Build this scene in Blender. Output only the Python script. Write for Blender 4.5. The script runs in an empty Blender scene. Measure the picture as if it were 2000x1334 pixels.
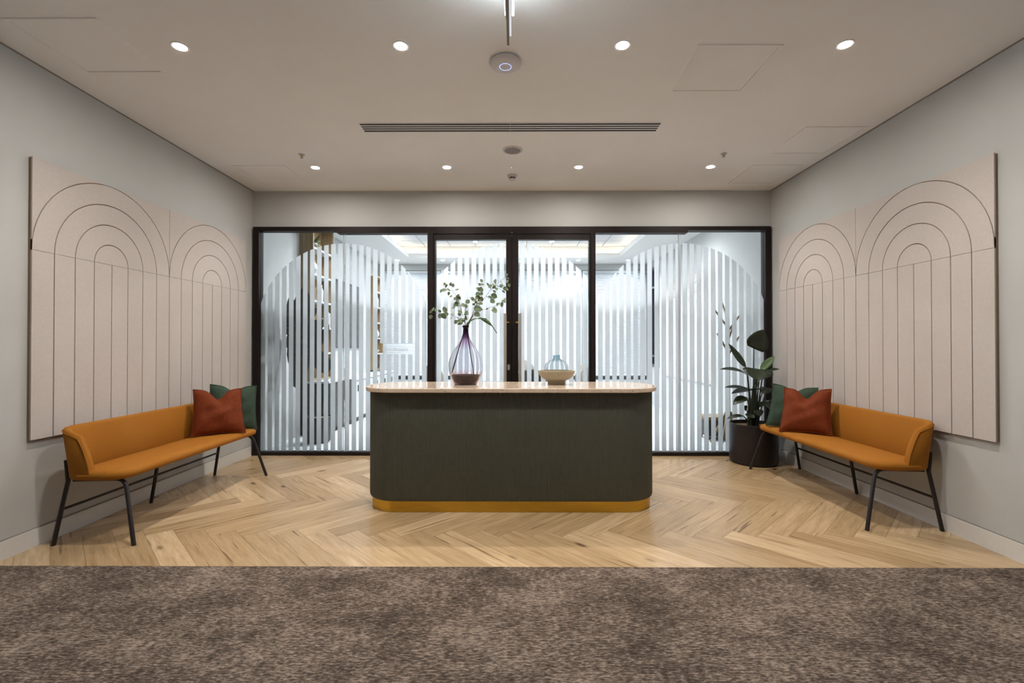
import bpy, math, random
from mathutils import Vector, Matrix

PI = math.pi
R = math.radians
rnd = random.Random(7)

# ------------------------------------------------------------------ camera
FPX = 910.0            # focal length in pixels of the 2000 px wide frame
CAMH = 1.2466
sc = bpy.context.scene
col = sc.collection
cam_d = bpy.data.cameras.new('camera')
cam_d.sensor_width = 36.0
cam_d.lens = FPX / 2000.0 * 36.0
cam_d.clip_start = 0.05
cam_d.clip_end = 200
cam = bpy.data.objects.new('camera', cam_d)
col.objects.link(cam)
cam.location = (0, 0, CAMH)
cam.rotation_euler = (R(90 + 0.4407), 0, R(0.283))
sc.camera = cam

# ------------------------------------------------------------------ world, view
SKY = (0.62, 0.77, 0.96)
SKY_STRENGTH = 0.9
w = bpy.data.worlds.new('world')
sc.world = w
w.use_nodes = True
w.node_tree.nodes['Background'].inputs['Color'].default_value = (*SKY, 1)
w.node_tree.nodes['Background'].inputs['Strength'].default_value = SKY_STRENGTH
sc.view_settings.view_transform = 'Standard'
sc.view_settings.look = 'None'
sc.view_settings.gamma = 1.0
sc.view_settings.use_curve_mapping = False
sc.view_settings.exposure = 0.0
sc.cycles.max_bounces = 10
sc.cycles.diffuse_bounces = 4
sc.cycles.glossy_bounces = 5
sc.cycles.transmission_bounces = 10
sc.cycles.transparent_max_bounces = 28
sc.cycles.caustics_reflective = False
sc.cycles.caustics_refractive = False
sc.cycles.sample_clamp_indirect = 6.0
sc.cycles.use_adaptive_sampling = True
sc.cycles.adaptive_threshold = 0.03

# lamp powers (each lamp's light is made in its builder)
SPOT_W = 68.0
SPOT_COL = (1.0, 0.92, 0.82)
PENDANT_E = 58.0
COVE_W = 8.0
ROOM_SPOT_W = 300.0

# ------------------------------------------------------------------ main sizes
XL, XR = -2.977, 2.910       # side walls
YG = 5.301                   # glass partition
YB = 10.10                   # window wall of the meeting room
YREAR = -3.2
H = 3.0
YC = 2.62                    # carpet edge
MPP = YG / FPX               # metres per pixel on the partition plane


def px(x, y, Y):
    """a point at depth Y seen at pixel x, y (used for measuring sizes)"""
    return Vector(((x - 1004.5) / FPX * Y, Y, CAMH - (y - 674) / FPX * Y))


# ------------------------------------------------------------------ helpers
def lin(c):
    c /= 255.0
    return c / 12.92 if c <= 0.04045 else ((c + 0.055) / 1.055) ** 2.4


def C(r, g, b):
    return (lin(r), lin(g), lin(b))


def newmat(name):
    m = bpy.data.materials.new(name)
    m.use_nodes = True
    nt = m.node_tree
    return m, nt, nt.nodes['Principled BSDF']


def N(nt, kind, **kw):
    n = nt.nodes.new(kind)
    for k, v in kw.items():
        setattr(n, k, v)
    return n


def coords(nt, scale=(1, 1, 1), space='Object', rand=False):
    tc = N(nt, 'ShaderNodeTexCoord')
    mp = N(nt, 'ShaderNodeMapping')
    mp.inputs['Scale'].default_value = scale
    nt.links.new(tc.outputs[space], mp.inputs['Vector'])
    if rand:
        oi = N(nt, 'ShaderNodeObjectInfo')
        mu = N(nt, 'ShaderNodeMath', operation='MULTIPLY')
        mu.inputs[1].default_value = 91.7
        nt.links.new(oi.outputs['Random'], mu.inputs[0])
        cb = N(nt, 'ShaderNodeCombineXYZ')
        for i in range(3):
            nt.links.new(mu.outputs[0], cb.inputs[i])
        nt.links.new(cb.outputs[0], mp.inputs['Location'])
    return mp.outputs[0]


def noise(nt, vec, scale, detail=3, rough=0.55):
    n = N(nt, 'ShaderNodeTexNoise')
    n.inputs['Scale'].default_value = scale
    n.inputs['Detail'].default_value = detail
    n.inputs['Roughness'].default_value = rough
    nt.links.new(vec, n.inputs['Vector'])
    return n.outputs['Fac']


def ramp(nt, fac, stops):
    r = N(nt, 'ShaderNodeValToRGB')
    els = r.color_ramp.elements
    while len(els) < len(stops):
        els.new(0.5)
    for e, (p, c) in zip(els, stops):
        e.position = p
        e.color = (*c, 1) if len(c) == 3 else c
    nt.links.new(fac, r.inputs['Fac'])
    return r.outputs['Color']


def mix(nt, fac, a, b, blend='MIX'):
    n = N(nt, 'ShaderNodeMix', data_type='RGBA', blend_type=blend)
    if isinstance(fac, (int, float)):
        n.inputs[0].default_value = fac
    else:
        nt.links.new(fac, n.inputs[0])
    for sock, v in ((n.inputs[6], a), (n.inputs[7], b)):
        if isinstance(v, tuple):
            sock.default_value = (*v, 1)
        else:
            nt.links.new(v, sock)
    return n.outputs[2]


def bump(nt, bsdf, height, strength=0.2, dist=0.002):
    b = N(nt, 'ShaderNodeBump')
    b.inputs['Strength'].default_value = strength
    b.inputs['Distance'].default_value = dist
    nt.links.new(height, b.inputs['Height'])
    nt.links.new(b.outputs[0], bsdf.inputs['Normal'])


def plain(name, c, rough=0.5, metal=0.0, spec=0.5, var=0.06, nscale=30, bmp=0.0, bscale=200, sheen=0.0, stretch=(1, 1, 1)):
    """procedural paint, metal or cloth: colour with slight variation and optional fine relief"""
    m, nt, b = newmat(name)
    v = coords(nt, stretch)
    f = noise(nt, v, nscale)
    lo = tuple(max(0, x * (1 - var)) for x in c)
    hi = tuple(min(1, x * (1 + var)) for x in c)
    nt.links.new(ramp(nt, f, [(0.3, lo), (0.7, hi)]), b.inputs['Base Color'])
    b.inputs['Roughness'].default_value = rough
    b.inputs['Metallic'].default_value = metal
    b.inputs['Specular IOR Level'].default_value = spec
    if sheen:
        b.inputs['Sheen Weight'].default_value = sheen
        b.inputs['Sheen Roughness'].default_value = 0.4
        b.inputs['Sheen Tint'].default_value = (*hi, 1)
    if bmp:
        bump(nt, b, noise(nt, v, bscale, 2), bmp, 0.001)
    return m


def emit(name, c, s):
    m = bpy.data.materials.new(name)
    m.use_nodes = True
    nt = m.node_tree
    nt.nodes.clear()
    e = N(nt, 'ShaderNodeEmission')
    e.inputs['Color'].default_value = (*c, 1)
    e.inputs['Strength'].default_value = s
    o = N(nt, 'ShaderNodeOutputMaterial')
    nt.links.new(e.outputs[0], o.inputs['Surface'])
    return m


class MB:
    """collects shapes for one mesh object"""

    def __init__(self):
        self.v, self.f = [], []

    def add(self, vs, fs):
        o = len(self.v)
        self.v += [Vector(p) for p in vs]
        self.f += [tuple(i + o for i in q) for q in fs]
        return self

    def box(self, x0, x1, y0, y1, z0, z1):
        vs = [(x0, y0, z0), (x1, y0, z0), (x1, y1, z0), (x0, y1, z0), (x0, y0, z1), (x1, y0, z1), (x1, y1, z1), (x0, y1, z1)]
        return self.add(vs, [(3, 2, 1, 0), (4, 5, 6, 7), (0, 1, 5, 4), (1, 2, 6, 5), (2, 3, 7, 6), (3, 0, 4, 7)])

    def prism(self, poly, a, b, axis='z'):
        """extrude a convex or star-shaped polygon between a and b along an axis"""
        n = len(poly)

        def P(u, v, t):
            return {'z': (u, v, t), 'x': (t, u, v), 'y': (u, t, v)}[axis]
        vs = [P(u, v, a) for u, v in poly] + [P(u, v, b) for u, v in poly]
        fs = [tuple(reversed(range(n))), tuple(range(n, 2 * n))]
        fs += [(i, (i + 1) % n, n + (i + 1) % n, n + i) for i in range(n)]
        return self.add(vs, fs)

    def tube(self, pts, r, seg=8, caps=True):
        pts = [Vector(p) for p in pts]
        rs = r if isinstance(r, (list, tuple)) else [r] * len(pts)
        rings = []
        t0 = (pts[1] - pts[0]).normalized()
        ref = Vector((0, 0, 1)) if abs(t0.z) < 0.9 else Vector((1, 0, 0))
        u = t0.cross(ref).normalized()
        for i, p in enumerate(pts):
            if i == 0:
                t = t0
            elif i == len(pts) - 1:
                t = (pts[i] - pts[i - 1]).normalized()
            else:
                t = ((pts[i] - pts[i - 1]).normalized() + (pts[i + 1] - pts[i]).normalized()).normalized()
            u = (u - t * u.dot(t)).normalized()
            v = t.cross(u)
            rings.append([p + (u * math.cos(2 * PI * k / seg) + v * math.sin(2 * PI * k / seg)) * rs[i] for k in range(seg)])
        vs = [q for ring in rings for q in ring]
        fs = []
        for i in range(len(pts) - 1):
            for k in range(seg):
                k2 = (k + 1) % seg
                fs.append((i * seg + k, i * seg + k2, (i + 1) * seg + k2, (i + 1) * seg + k))
        if caps:
            fs.append(tuple(reversed(range(seg))))
            fs.append(tuple((len(pts) - 1) * seg + k for k in range(seg)))
        return self.add(vs, fs)

    def lathe(self, prof, seg=32, c=(0, 0, 0), close=False):
        vs, fs = [], []
        n = len(prof)
        for k in range(seg):
            a = 2 * PI * k / seg
            for r_, z in prof:
                vs.append((c[0] + r_ * math.cos(a), c[1] + r_ * math.sin(a), c[2] + z))
        m = n if close else n - 1
        for k in range(seg):
            k2 = (k + 1) % seg
            for i in range(m):
                j = (i + 1) % n
                fs.append((k * n + i, k2 * n + i, k2 * n + j, k * n + j))
        return self.add(vs, fs)

    def loft(self, loops, cap0=True, cap1=True):
        n = len(loops[0])
        vs = [p for lp in loops for p in lp]
        fs = []
        for i in range(len(loops) - 1):
            for k in range(n):
                k2 = (k + 1) % n
                fs.append((i * n + k, i * n + k2, (i + 1) * n + k2, (i + 1) * n + k))
        if cap0:
            fs.append(tuple(reversed(range(n))))
        if cap1:
            fs.append(tuple((len(loops) - 1) * n + k for k in range(n)))
        return self.add(vs, fs)

    def grid(self, pts, flip=False):
        a, b = len(pts), len(pts[0])
        vs = [p for row in pts for p in row]
        fs = []
        for i in range(a - 1):
            for j in range(b - 1):
                q = (i * b + j, (i + 1) * b + j, (i + 1) * b + j + 1, i * b + j + 1)
                fs.append(q[::-1] if flip else q)
        return self.add(vs, fs)

    def build(self, name, mat, parent=None, smooth=False, origin=None, bevel=0.0, merge=True):
        if origin is None:
            lo = [min(p[i] for p in self.v) for i in range(3)]
            hi = [max(p[i] for p in self.v) for i in range(3)]
            origin = [(lo[i] + hi[i]) / 2 for i in range(3)]
        c = Vector(origin)
        me = bpy.data.meshes.new(name)
        me.from_pydata([tuple(p - c) for p in self.v], [], self.f)
        me.update()
        me.materials.append(mat)
        if smooth:
            me.shade_smooth()
            try:
                me.set_sharp_from_angle(angle=R(smooth if smooth is not True else 50))
            except Exception:
                pass
        o = bpy.data.objects.new(name, me)
        col.objects.link(o)
        o.location = c
        if parent is not None:
            o.parent = parent
            q = parent                      # shapes are given in the thing's own (or the world's) space
            while q is not None and q.type == 'MESH':
                o.location -= q.location
                q = q.parent
        if bevel:
            md = o.modifiers.new('bevel', 'BEVEL')
            md.width = bevel
            md.segments = 2
            md.limit_method = 'ANGLE'
            md.angle_limit = R(40)
        return o


def tag(o, label=None, cat=None, group=None, kind=None):
    if label:
        o['label'] = label
    if cat:
        o['category'] = cat
    if group:
        o['group'] = group
    if kind:
        o['kind'] = kind
    return o


def thing(name, label, cat, loc=(0, 0, 0), rz=0.0, group=None, kind=None):
    o = bpy.data.objects.new(name, None)
    o.empty_display_size = 0.1
    col.objects.link(o)
    o.location = loc
    o.rotation_euler = (0, 0, rz)
    return tag(o, label, cat, group, kind)


def copy_tree(o, parent=None):
    c = o.copy()
    col.objects.link(c)
    c.parent = parent
    for ch in [x for x in o.children]:
        copy_tree(ch, c)
    return c


def bez(p0, p1, p2, n):
    p0, p1, p2 = Vector(p0), Vector(p1), Vector(p2)
    return [p0 * (1 - t) ** 2 + p1 * 2 * t * (1 - t) + p2 * t * t for t in [i / n for i in range(n + 1)]]


def rrect(x0, x1, y0, y1, radii, z, inset=0.0, seg=6):
    """loop of a rounded rectangle; radii for corners x1y0, x1y1, x0y1, x0y0"""
    x0, x1, y0, y1 = x0 + inset, x1 - inset, y0 + inset, y1 - inset
    out = []
    for (cx, cy, sx, sy, a0), rad in zip(((x1, y0, -1, 1, -90), (x1, y1, -1, -1, 0), (x0, y1, 1, -1, 90), (x0, y0, 1, 1, 180)), radii):
        rad = max(rad - inset, 0.002)
        ox, oy = cx + sx * rad, cy + sy * rad
        for k in range(seg + 1):
            a = R(a0 + 90.0 * k / seg)
            out.append((ox + rad * math.cos(a), oy + rad * math.sin(a), z))
    return out


# ------------------------------------------------------------------ materials
M = {}
M['wall'] = plain('wall_paint', (0.505, 0.515, 0.512), 0.75, var=0.015, nscale=4, bmp=0.05, bscale=300)
M['ceil'] = plain('ceiling_paint', (0.90, 0.885, 0.865), 0.85, var=0.012, nscale=3)
M['trimw'] = plain('white_trim_paint', (0.70, 0.70, 0.69), 0.45, var=0.02)
M['dark'] = plain('dark_bronze_frame', (0.014, 0.0095, 0.0095), 0.5, spec=0.2, var=0.1)
M['black'] = plain('black_powder_coat', (0.016, 0.012, 0.013), 0.45, spec=0.4, var=0.1)
M['gap'] = plain('shadow_gap_dark', (0.05, 0.04, 0.03), 0.9, var=0.1)
M['gapshade'] = plain('painted_gap_shade', (0.26, 0.24, 0.22), 0.9, var=0.05)  # grey that paints in the shade of narrow gaps
M['steel'] = plain('brushed_nickel', (0.52, 0.49, 0.45), 0.4, metal=0.7, stretch=(40, 40, 1))
M['chrome'] = plain('chrome', (0.75, 0.75, 0.75), 0.12, metal=1.0)
M['slot'] = plain('slot_black', (0.015, 0.012, 0.01), 0.9)
M['plasticw'] = plain('white_plastic', (0.66, 0.62, 0.62), 0.4, var=0.02)
M['grille'] = plain('speaker_mesh', (0.27, 0.24, 0.23), 0.7, var=0.25, nscale=400)
M['mustard'] = plain('mustard_wool', (0.315, 0.118, 0.010), 0.85, spec=0.25, var=0.12, nscale=260, bmp=0.35, bscale=700, sheen=0.25)
M['rust'] = plain('rust_velvet', (0.15, 0.028, 0.006), 0.8, spec=0.2, var=0.15, nscale=40, sheen=0.15)
M['greenv'] = plain('green_velvet', (0.035, 0.060, 0.042), 0.8, spec=0.2, var=0.15, nscale=40, sheen=0.4)
M['desk'] = plain('olive_grey_fluting', (0.090, 0.092, 0.074), 0.6, spec=0.3, var=0.05)
M['brass'] = plain('brushed_brass', (0.62, 0.40, 0.07), 0.28, metal=1.0, var=0.12, nscale=8, stretch=(1, 1, 40))
M['felt'] = None
M['pot'] = plain('black_planter', (0.016, 0.013, 0.014), 0.35, spec=0.4, var=0.1)
M['soil'] = plain('soil_chips', (0.20, 0.13, 0.07), 0.95, var=0.6, nscale=60, bmp=0.8, bscale=70)
M['leaf'] = plain('dark_leaf', (0.013, 0.024, 0.010), 0.4, spec=0.5, var=0.3, nscale=6)
M['leafb'] = plain('bright_leaf', (0.045, 0.095, 0.02), 0.4, spec=0.5, var=0.25, nscale=6)
M['stem'] = plain('plant_stem', (0.018, 0.026, 0.012), 0.55, var=0.3)
M['euca'] = plain('eucalyptus_leaf', (0.19, 0.245, 0.15), 0.55, spec=0.3, var=0.25, nscale=20)
M['twig'] = plain('branch_twig', (0.10, 0.09, 0.07), 0.7, var=0.3)
M['twigd'] = plain('dark_twig', (0.02, 0.013, 0.012), 0.7, var=0.3)
M['bowl'] = plain('stone_bowl', (0.34, 0.30, 0.22), 0.7, var=0.08, nscale=60, bmp=0.15, bscale=250)
M['white'] = plain('white_lacquer', (0.46, 0.48, 0.495), 0.35, var=0.01)
M['oak'] = plain('oak_veneer', (0.26, 0.175, 0.085), 0.5, var=0.3, nscale=5, stretch=(9, 9, 0.6))
M['darkcab'] = plain('charcoal_cabinet', (0.03, 0.026, 0.024), 0.5, var=0.1)
M['screen'] = plain('black_screen', (0.008, 0.008, 0.01), 0.06, var=0.02)
M['taupe'] = plain('taupe_fabric', (0.17, 0.145, 0.125), 0.85, var=0.12, nscale=200, bmp=0.3)
M['tealgl'] = plain('window_frame_teal_grey', (0.08, 0.10, 0.11), 0.5)
M['greymul'] = plain('grey_mullion', (0.42, 0.44, 0.44), 0.6, var=0.03)
M['greyb'] = plain('grey_book_cloth', (0.3, 0.33, 0.36), 0.7)
M['tan'] = plain('tan_card', (0.36, 0.25, 0.14), 0.8)
M['mcarpet'] = plain('pale_meeting_carpet', (0.47, 0.49, 0.51), 0.95, var=0.2, nscale=30, bmp=0.3)
M['tile'] = plain('ceiling_tile_face', (0.46, 0.475, 0.50), 0.85, var=0.03, nscale=80)
M['lamp'] = emit('downlight_lens', (1.0, 0.92, 0.82), 800.0)
M['lampw'] = emit('meeting_downlight_lens', (0.95, 0.975, 1.0), 1050.0)
M['lamps'] = emit('soffit_downlight_lens', (0.95, 0.975, 1.0), 330.0)
M['ledring'] = emit('blue_status_ring', (0.45, 0.55, 1.0), 1.6)
M['ledg'] = emit('green_status_led', (0.5, 1.0, 0.15), 3.0)
M['tube'] = emit('cool_led_tube', (0.80, 0.92, 1.0), PENDANT_E)
M['strip'] = emit('soft_diffuser_strip', (0.95, 0.97, 1.0), 0.75)
M['cove'] = emit('warm_cove_led', (1.0, 0.86, 0.66), 2.5)


def felt_mat():
    m, nt, b = newmat('pale_pink_felt')
    v = coords(nt)
    f = noise(nt, v, 420, 2)
    f2 = noise(nt, v, 60, 3)
    c1 = ramp(nt, f, [(0.3, (0.475, 0.425, 0.40)), (0.72, (0.63, 0.575, 0.545))])
    c2 = mix(nt, 0.25, c1, ramp(nt, f2, [(0.3, (0.49, 0.44, 0.42)), (0.7, (0.62, 0.57, 0.54))]))
    nt.links.new(c2, b.inputs['Base Color'])
    b.inputs['Roughness'].default_value = 0.95
    b.inputs['Specular IOR Level'].default_value = 0.15
    bump(nt, b, f, 0.25, 0.001)
    return m


M['felt'] = felt_mat()
M['feltback'] = plain('groove_backing', (0.30, 0.20, 0.12), 0.95, var=0.08)
M['feltseam'] = plain('felt_seam', (0.52, 0.46, 0.44), 0.95, var=0.05)


def plank_mat():
    m, nt, b = newmat('oak_plank')
    oi = N(nt, 'ShaderNodeObjectInfo')
    v = coords(nt, (1.0, 11.0, 1.0), rand=True)
    f = noise(nt, v, 3.2, 6, 0.62)
    c = ramp(nt, f, [(0.25, (0.36, 0.245, 0.135)), (0.45, (0.48, 0.345, 0.205)), (0.75, (0.60, 0.455, 0.29))])
    vf = coords(nt, (2.0, 60.0, 1.0), rand=True)
    ff = noise(nt, vf, 6.0, 3, 0.6)
    c = mix(nt, 0.55, c, ramp(nt, ff, [(0.3, (0.70, 0.66, 0.60)), (0.62, (1.0, 1.0, 1.0))]), 'MULTIPLY')
    # cracks along the grain
    vc = coords(nt, (0.75, 15.0, 1.0), rand=True)
    fc = noise(nt, vc, 2.3, 2, 0.5)
    c = mix(nt, ramp(nt, fc, [(0.655, (0, 0, 0)), (0.72, (0.75, 0.75, 0.75))]), c, (0.15, 0.085, 0.04))
    # knots
    vk = coords(nt, (1.0, 2.6, 1.0), rand=True)
    vo = N(nt, 'ShaderNodeTexVoronoi')
    vo.inputs['Scale'].default_value = 1.75
    nt.links.new(vk, vo.inputs['Vector'])
    c = mix(nt, ramp(nt, vo.outputs['Distance'], [(0.045, (0.85, 0.85, 0.85)), (0.11, (0, 0, 0))]), c, (0.10, 0.06, 0.035))
    # plank to plank tone
    c = mix(nt, 1.0, c, ramp(nt, oi.outputs['Random'], [(0.0, (0.76, 0.72, 0.65)), (0.5, (0.95, 0.935, 0.90)), (1.0, (1.2, 1.22, 1.26))]), 'MULTIPLY')
    nt.links.new(c, b.inputs['Base Color'])
    b.inputs['Roughness'].default_value = 0.27
    b.inputs['Specular IOR Level'].default_value = 0.55
    bump(nt, b, ff, 0.08, 0.001)
    return m


M['plank'] = plank_mat()
M['subfloor'] = plain('plank_joint', (0.33, 0.24, 0.145), 0.8)


def carpet_mat():
    m, nt, b = newmat('woven_brown_carpet')
    big = noise(nt, coords(nt, (1, 1.3, 1)), 2.6, 4, 0.6)
    mid = noise(nt, coords(nt, (1, 1.6, 1)), 13, 3, 0.6)
    fine = noise(nt, coords(nt, (36, 110, 1)), 1.0, 2, 0.6)
    fine2 = noise(nt, coords(nt, (80, 210, 1)), 1.0, 1, 0.5)
    a = N(nt, 'ShaderNodeMath', operation='MULTIPLY_ADD')
    a.inputs[1].default_value = 0.55
    nt.links.new(big, a.inputs[0])
    nt.links.new(fine, a.inputs[2])
    a2 = N(nt, 'ShaderNodeMath', operation='MULTIPLY_ADD')
    a2.inputs[1].default_value = 0.42
    nt.links.new(mid, a2.inputs[0])
    nt.links.new(a.outputs[0], a2.inputs[2])
    a3 = N(nt, 'ShaderNodeMath', operation='MULTIPLY_ADD')
    a3.inputs[1].default_value = 0.4
    nt.links.new(fine2, a3.inputs[0])
    nt.links.new(a2.outputs[0], a3.inputs[2])
    mr = N(nt, 'ShaderNodeMapRange')
    mr.inputs['From Min'].default_value = 0.95
    mr.inputs['From Max'].default_value = 1.43
    nt.links.new(a3.outputs[0], mr.inputs['Value'])
    c = ramp(nt, mr.outputs[0], [(0.0, (0.038, 0.029, 0.023)), (0.42, (0.094, 0.072, 0.058)), (1.0, (0.30, 0.24, 0.20))])
    tint = noise(nt, coords(nt, (30, 90, 1)), 1.0, 1)
    c = mix(nt, ramp(nt, tint, [(0.58, (0, 0, 0)), (0.75, (0.35, 0.35, 0.35))]), c, (0.15, 0.095, 0.078))
    nt.links.new(c, b.inputs['Base Color'])
    b.inputs['Roughness'].default_value = 0.97
    b.inputs['Specular IOR Level'].default_value = 0.1
    bump(nt, b, fine, 0.5, 0.004)
    return m


M['carpet'] = carpet_mat()


def terrazzo_mat():
    m, nt, b = newmat('blush_terrazzo')
    v = coords(nt)
    vo = N(nt, 'ShaderNodeTexVoronoi')
    vo.inputs['Scale'].default_value = 75
    nt.links.new(v, vo.inputs['Vector'])
    vo2 = N(nt, 'ShaderNodeTexVoronoi')
    vo2.inputs['Scale'].default_value = 140
    nt.links.new(v, vo2.inputs['Vector'])
    base = ramp(nt, noise(nt, v, 12), [(0.3, (0.62, 0.49, 0.385)), (0.7, (0.70, 0.57, 0.455))])
    sel = N(nt, 'ShaderNodeSeparateColor')
    nt.links.new(vo.outputs['Color'], sel.inputs[0])
    gate = ramp(nt, sel.outputs[0], [(0.80, (0, 0, 0)), (0.82, (1, 1, 1))])
    spot = ramp(nt, vo.outputs['Distance'], [(0.22, (1, 1, 1)), (0.3, (0, 0, 0))])
    f = mix(nt, 1.0, gate, spot, 'MULTIPLY')
    c = mix(nt, f, base, (0.04, 0.028, 0.025))
    c = mix(nt, ramp(nt, vo2.outputs['Distance'], [(0.1, (0.5, 0.5, 0.5)), (0.2, (0, 0, 0))]), c, (0.75, 0.66, 0.58))
    nt.links.new(c, b.inputs['Base Color'])
    b.inputs['Roughness'].default_value = 0.045
    b.inputs['Specular IOR Level'].default_value = 0.6
    return m


M['terrazzo'] = terrazzo_mat()


def pane_mat():
    m = bpy.data.materials.new('clear_pane')
    m.use_nodes = True
    nt = m.node_tree
    nt.nodes.clear()
    t = N(nt, 'ShaderNodeBsdfTransparent')
    t.inputs['Color'].default_value = (0.955, 0.975, 0.98, 1)
    g = N(nt, 'ShaderNodeBsdfGlossy')
    g.inputs['Roughness'].default_value = 0.0
    f = N(nt, 'ShaderNodeFresnel')
    f.inputs['IOR'].default_value = 1.45
    ms = N(nt, 'ShaderNodeMixShader')
    o = N(nt, 'ShaderNodeOutputMaterial')
    nt.links.new(f.outputs[0], ms.inputs[0])
    nt.links.new(t.outputs[0], ms.inputs[1])
    nt.links.new(g.outputs[0], ms.inputs[2])
    nt.links.new(ms.outputs[0], o.inputs['Surface'])
    return m


M['pane'] = pane_mat()


def diffuser(name, c, trans, transp):
    """film or thin slat that scatters light through itself"""
    m = bpy.data.materials.new(name)
    m.use_nodes = True
    nt = m.node_tree
    nt.nodes.clear()
    d = N(nt, 'ShaderNodeBsdfDiffuse')
    t = N(nt, 'ShaderNodeBsdfTranslucent')
    v = coords(nt)
    cc = ramp(nt, noise(nt, v, 9), [(0.3, tuple(x * 0.97 for x in c)), (0.7, c)])
    nt.links.new(cc, d.inputs['Color'])
    nt.links.new(cc, t.inputs['Color'])
    a = N(nt, 'ShaderNodeMixShader')
    a.inputs[0].default_value = trans
    nt.links.new(d.outputs[0], a.inputs[1])
    nt.links.new(t.outputs[0], a.inputs[2])
    x = N(nt, 'ShaderNodeBsdfTransparent')
    b = N(nt, 'ShaderNodeMixShader')
    b.inputs[0].default_value = transp
    nt.links.new(a.outputs[0], b.inputs[1])
    nt.links.new(x.outputs[0], b.inputs[2])
    o = N(nt, 'ShaderNodeOutputMaterial')
    nt.links.new(b.outputs[0], o.inputs['Surface'])
    return m


M['film'] = diffuser('frosted_film', (0.965, 0.98, 0.99), 0.95, 0.04)
M['slat'] = diffuser('white_blind_slat', (0.76, 0.77, 0.78), 0.30, 0.0)
M['letter'] = diffuser('white_vinyl_letter', (0.97, 0.98, 1.0), 0.92, 0.0)


def glass(name, stops, zlo, zhi):
    """blown glass whose tint runs along its height"""
    m, nt, b = newmat(name)
    tc = N(nt, 'ShaderNodeTexCoord')
    sx = N(nt, 'ShaderNodeSeparateXYZ')
    nt.links.new(tc.outputs['Object'], sx.inputs[0])
    mr = N(nt, 'ShaderNodeMapRange')
    mr.inputs['From Min'].default_value = zlo
    mr.inputs['From Max'].default_value = zhi
    nt.links.new(sx.outputs['Z'], mr.inputs['Value'])
    nt.links.new(ramp(nt, mr.outputs[0], stops), b.inputs['Base Color'])
    b.inputs['Roughness'].default_value = 0.0
    b.inputs['IOR'].default_value = 1.45
    b.inputs['Transmission Weight'].default_value = 1.0
    return m


# ------------------------------------------------------------------ structure: room shell
S = 'structure'
# floors
floor = MB().box(XL, XR, YC, YG + 0.1, -0.10, -0.006).build('floor', M['subfloor'])
tag(floor, 'herringbone oak plank floor around the reception desk', 'floor', kind=S)
carp = MB().box(XL, XR, YREAR, YC, -0.10, 0.004).build('floor', M['carpet'], origin=(0, 0, 0))
tag(carp, 'woven brown carpet across the foreground', 'carpet', kind=S)
mfloor = MB().box(XL, XR, YG + 0.1, YB, -0.10, 0.0).build('floor', M['mcarpet'])
tag(mfloor, 'pale grey carpet of the meeting room behind the glass', 'floor', kind=S)


def clip(poly, axis, val, keep_less):
    out = []
    n = len(poly)
    for i in range(n):
        a, b = poly[i], poly[(i + 1) % n]
        ia = (a[axis] <= val) == keep_less
        ib = (b[axis] <= val) == keep_less
        if ia:
            out.append(a)
        if ia != ib:
            t = (val - a[axis]) / (b[axis] - a[axis])
            out.append((a[0] + t * (b[0] - a[0]), a[1] + t * (b[1] - a[1])))
    return out


PL, PW = 0.933, 0.148
s2 = math.sqrt(2)
jgap = 0.0007
GX, GY = -2.20, 4.36          # a joint of the pattern


def plank(cx, cy, ang, la, lb):
    ca, sa = math.cos(ang), math.sin(ang)
    hx, hy = la / 2 - jgap, lb / 2 - jgap
    poly = [(cx + ca * u - sa * v, cy + sa * u + ca * v) for u, v in ((-hx, -hy), (hx, -hy), (hx, hy), (-hx, hy))]
    for ax, val, less in ((0, XL + 0.002, False), (0, XR - 0.002, True), (1, YC + 0.0005, False), (1, YG + 0.09, True)):
        if len(poly) >= 3:
            poly = clip(poly, ax, val, less)
    if len(poly) < 3:
        return
    area = 0.5 * abs(sum(poly[i][0] * poly[(i + 1) % len(poly)][1] - poly[(i + 1) % len(poly)][0] * poly[i][1] for i in range(len(poly))))
    if area < 0.0008:
        return
    loc = [((x - cx) * ca + (y - cy) * sa, -(x - cx) * sa + (y - cy) * ca) for x, y in poly]
    o = MB().prism(loc, -0.008, 0.0).build('plank', M['plank'], origin=(0, 0, 0))
    o.location = (cx, cy, 0)
    o.rotation_euler = (0, 0, ang)
    o.parent = floor
    o.matrix_parent_inverse = floor.matrix_world.inverted()


bpy.context.view_layer.update()
for m_ in range(-3, 4):
    for k in range(-40, 60):
        a0, b0 = k * PW + m_ * PL, k * PW - m_ * PL
        for (a, b, ang, la, lb) in ((a0 + PL / 2, b0 + PW / 2, -PI / 4, PL, PW), (a0 + PW / 2, b0 + PW + PL / 2, PI / 4, PL, PW)):
            X = GX + (a + b) / s2
            Y = GY + (b - a) / s2
            if XL - 0.7 < X < XR + 0.7 and YC - 0.6 < Y < YG + 0.7:
                plank(X, Y, ang, la, lb)

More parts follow.
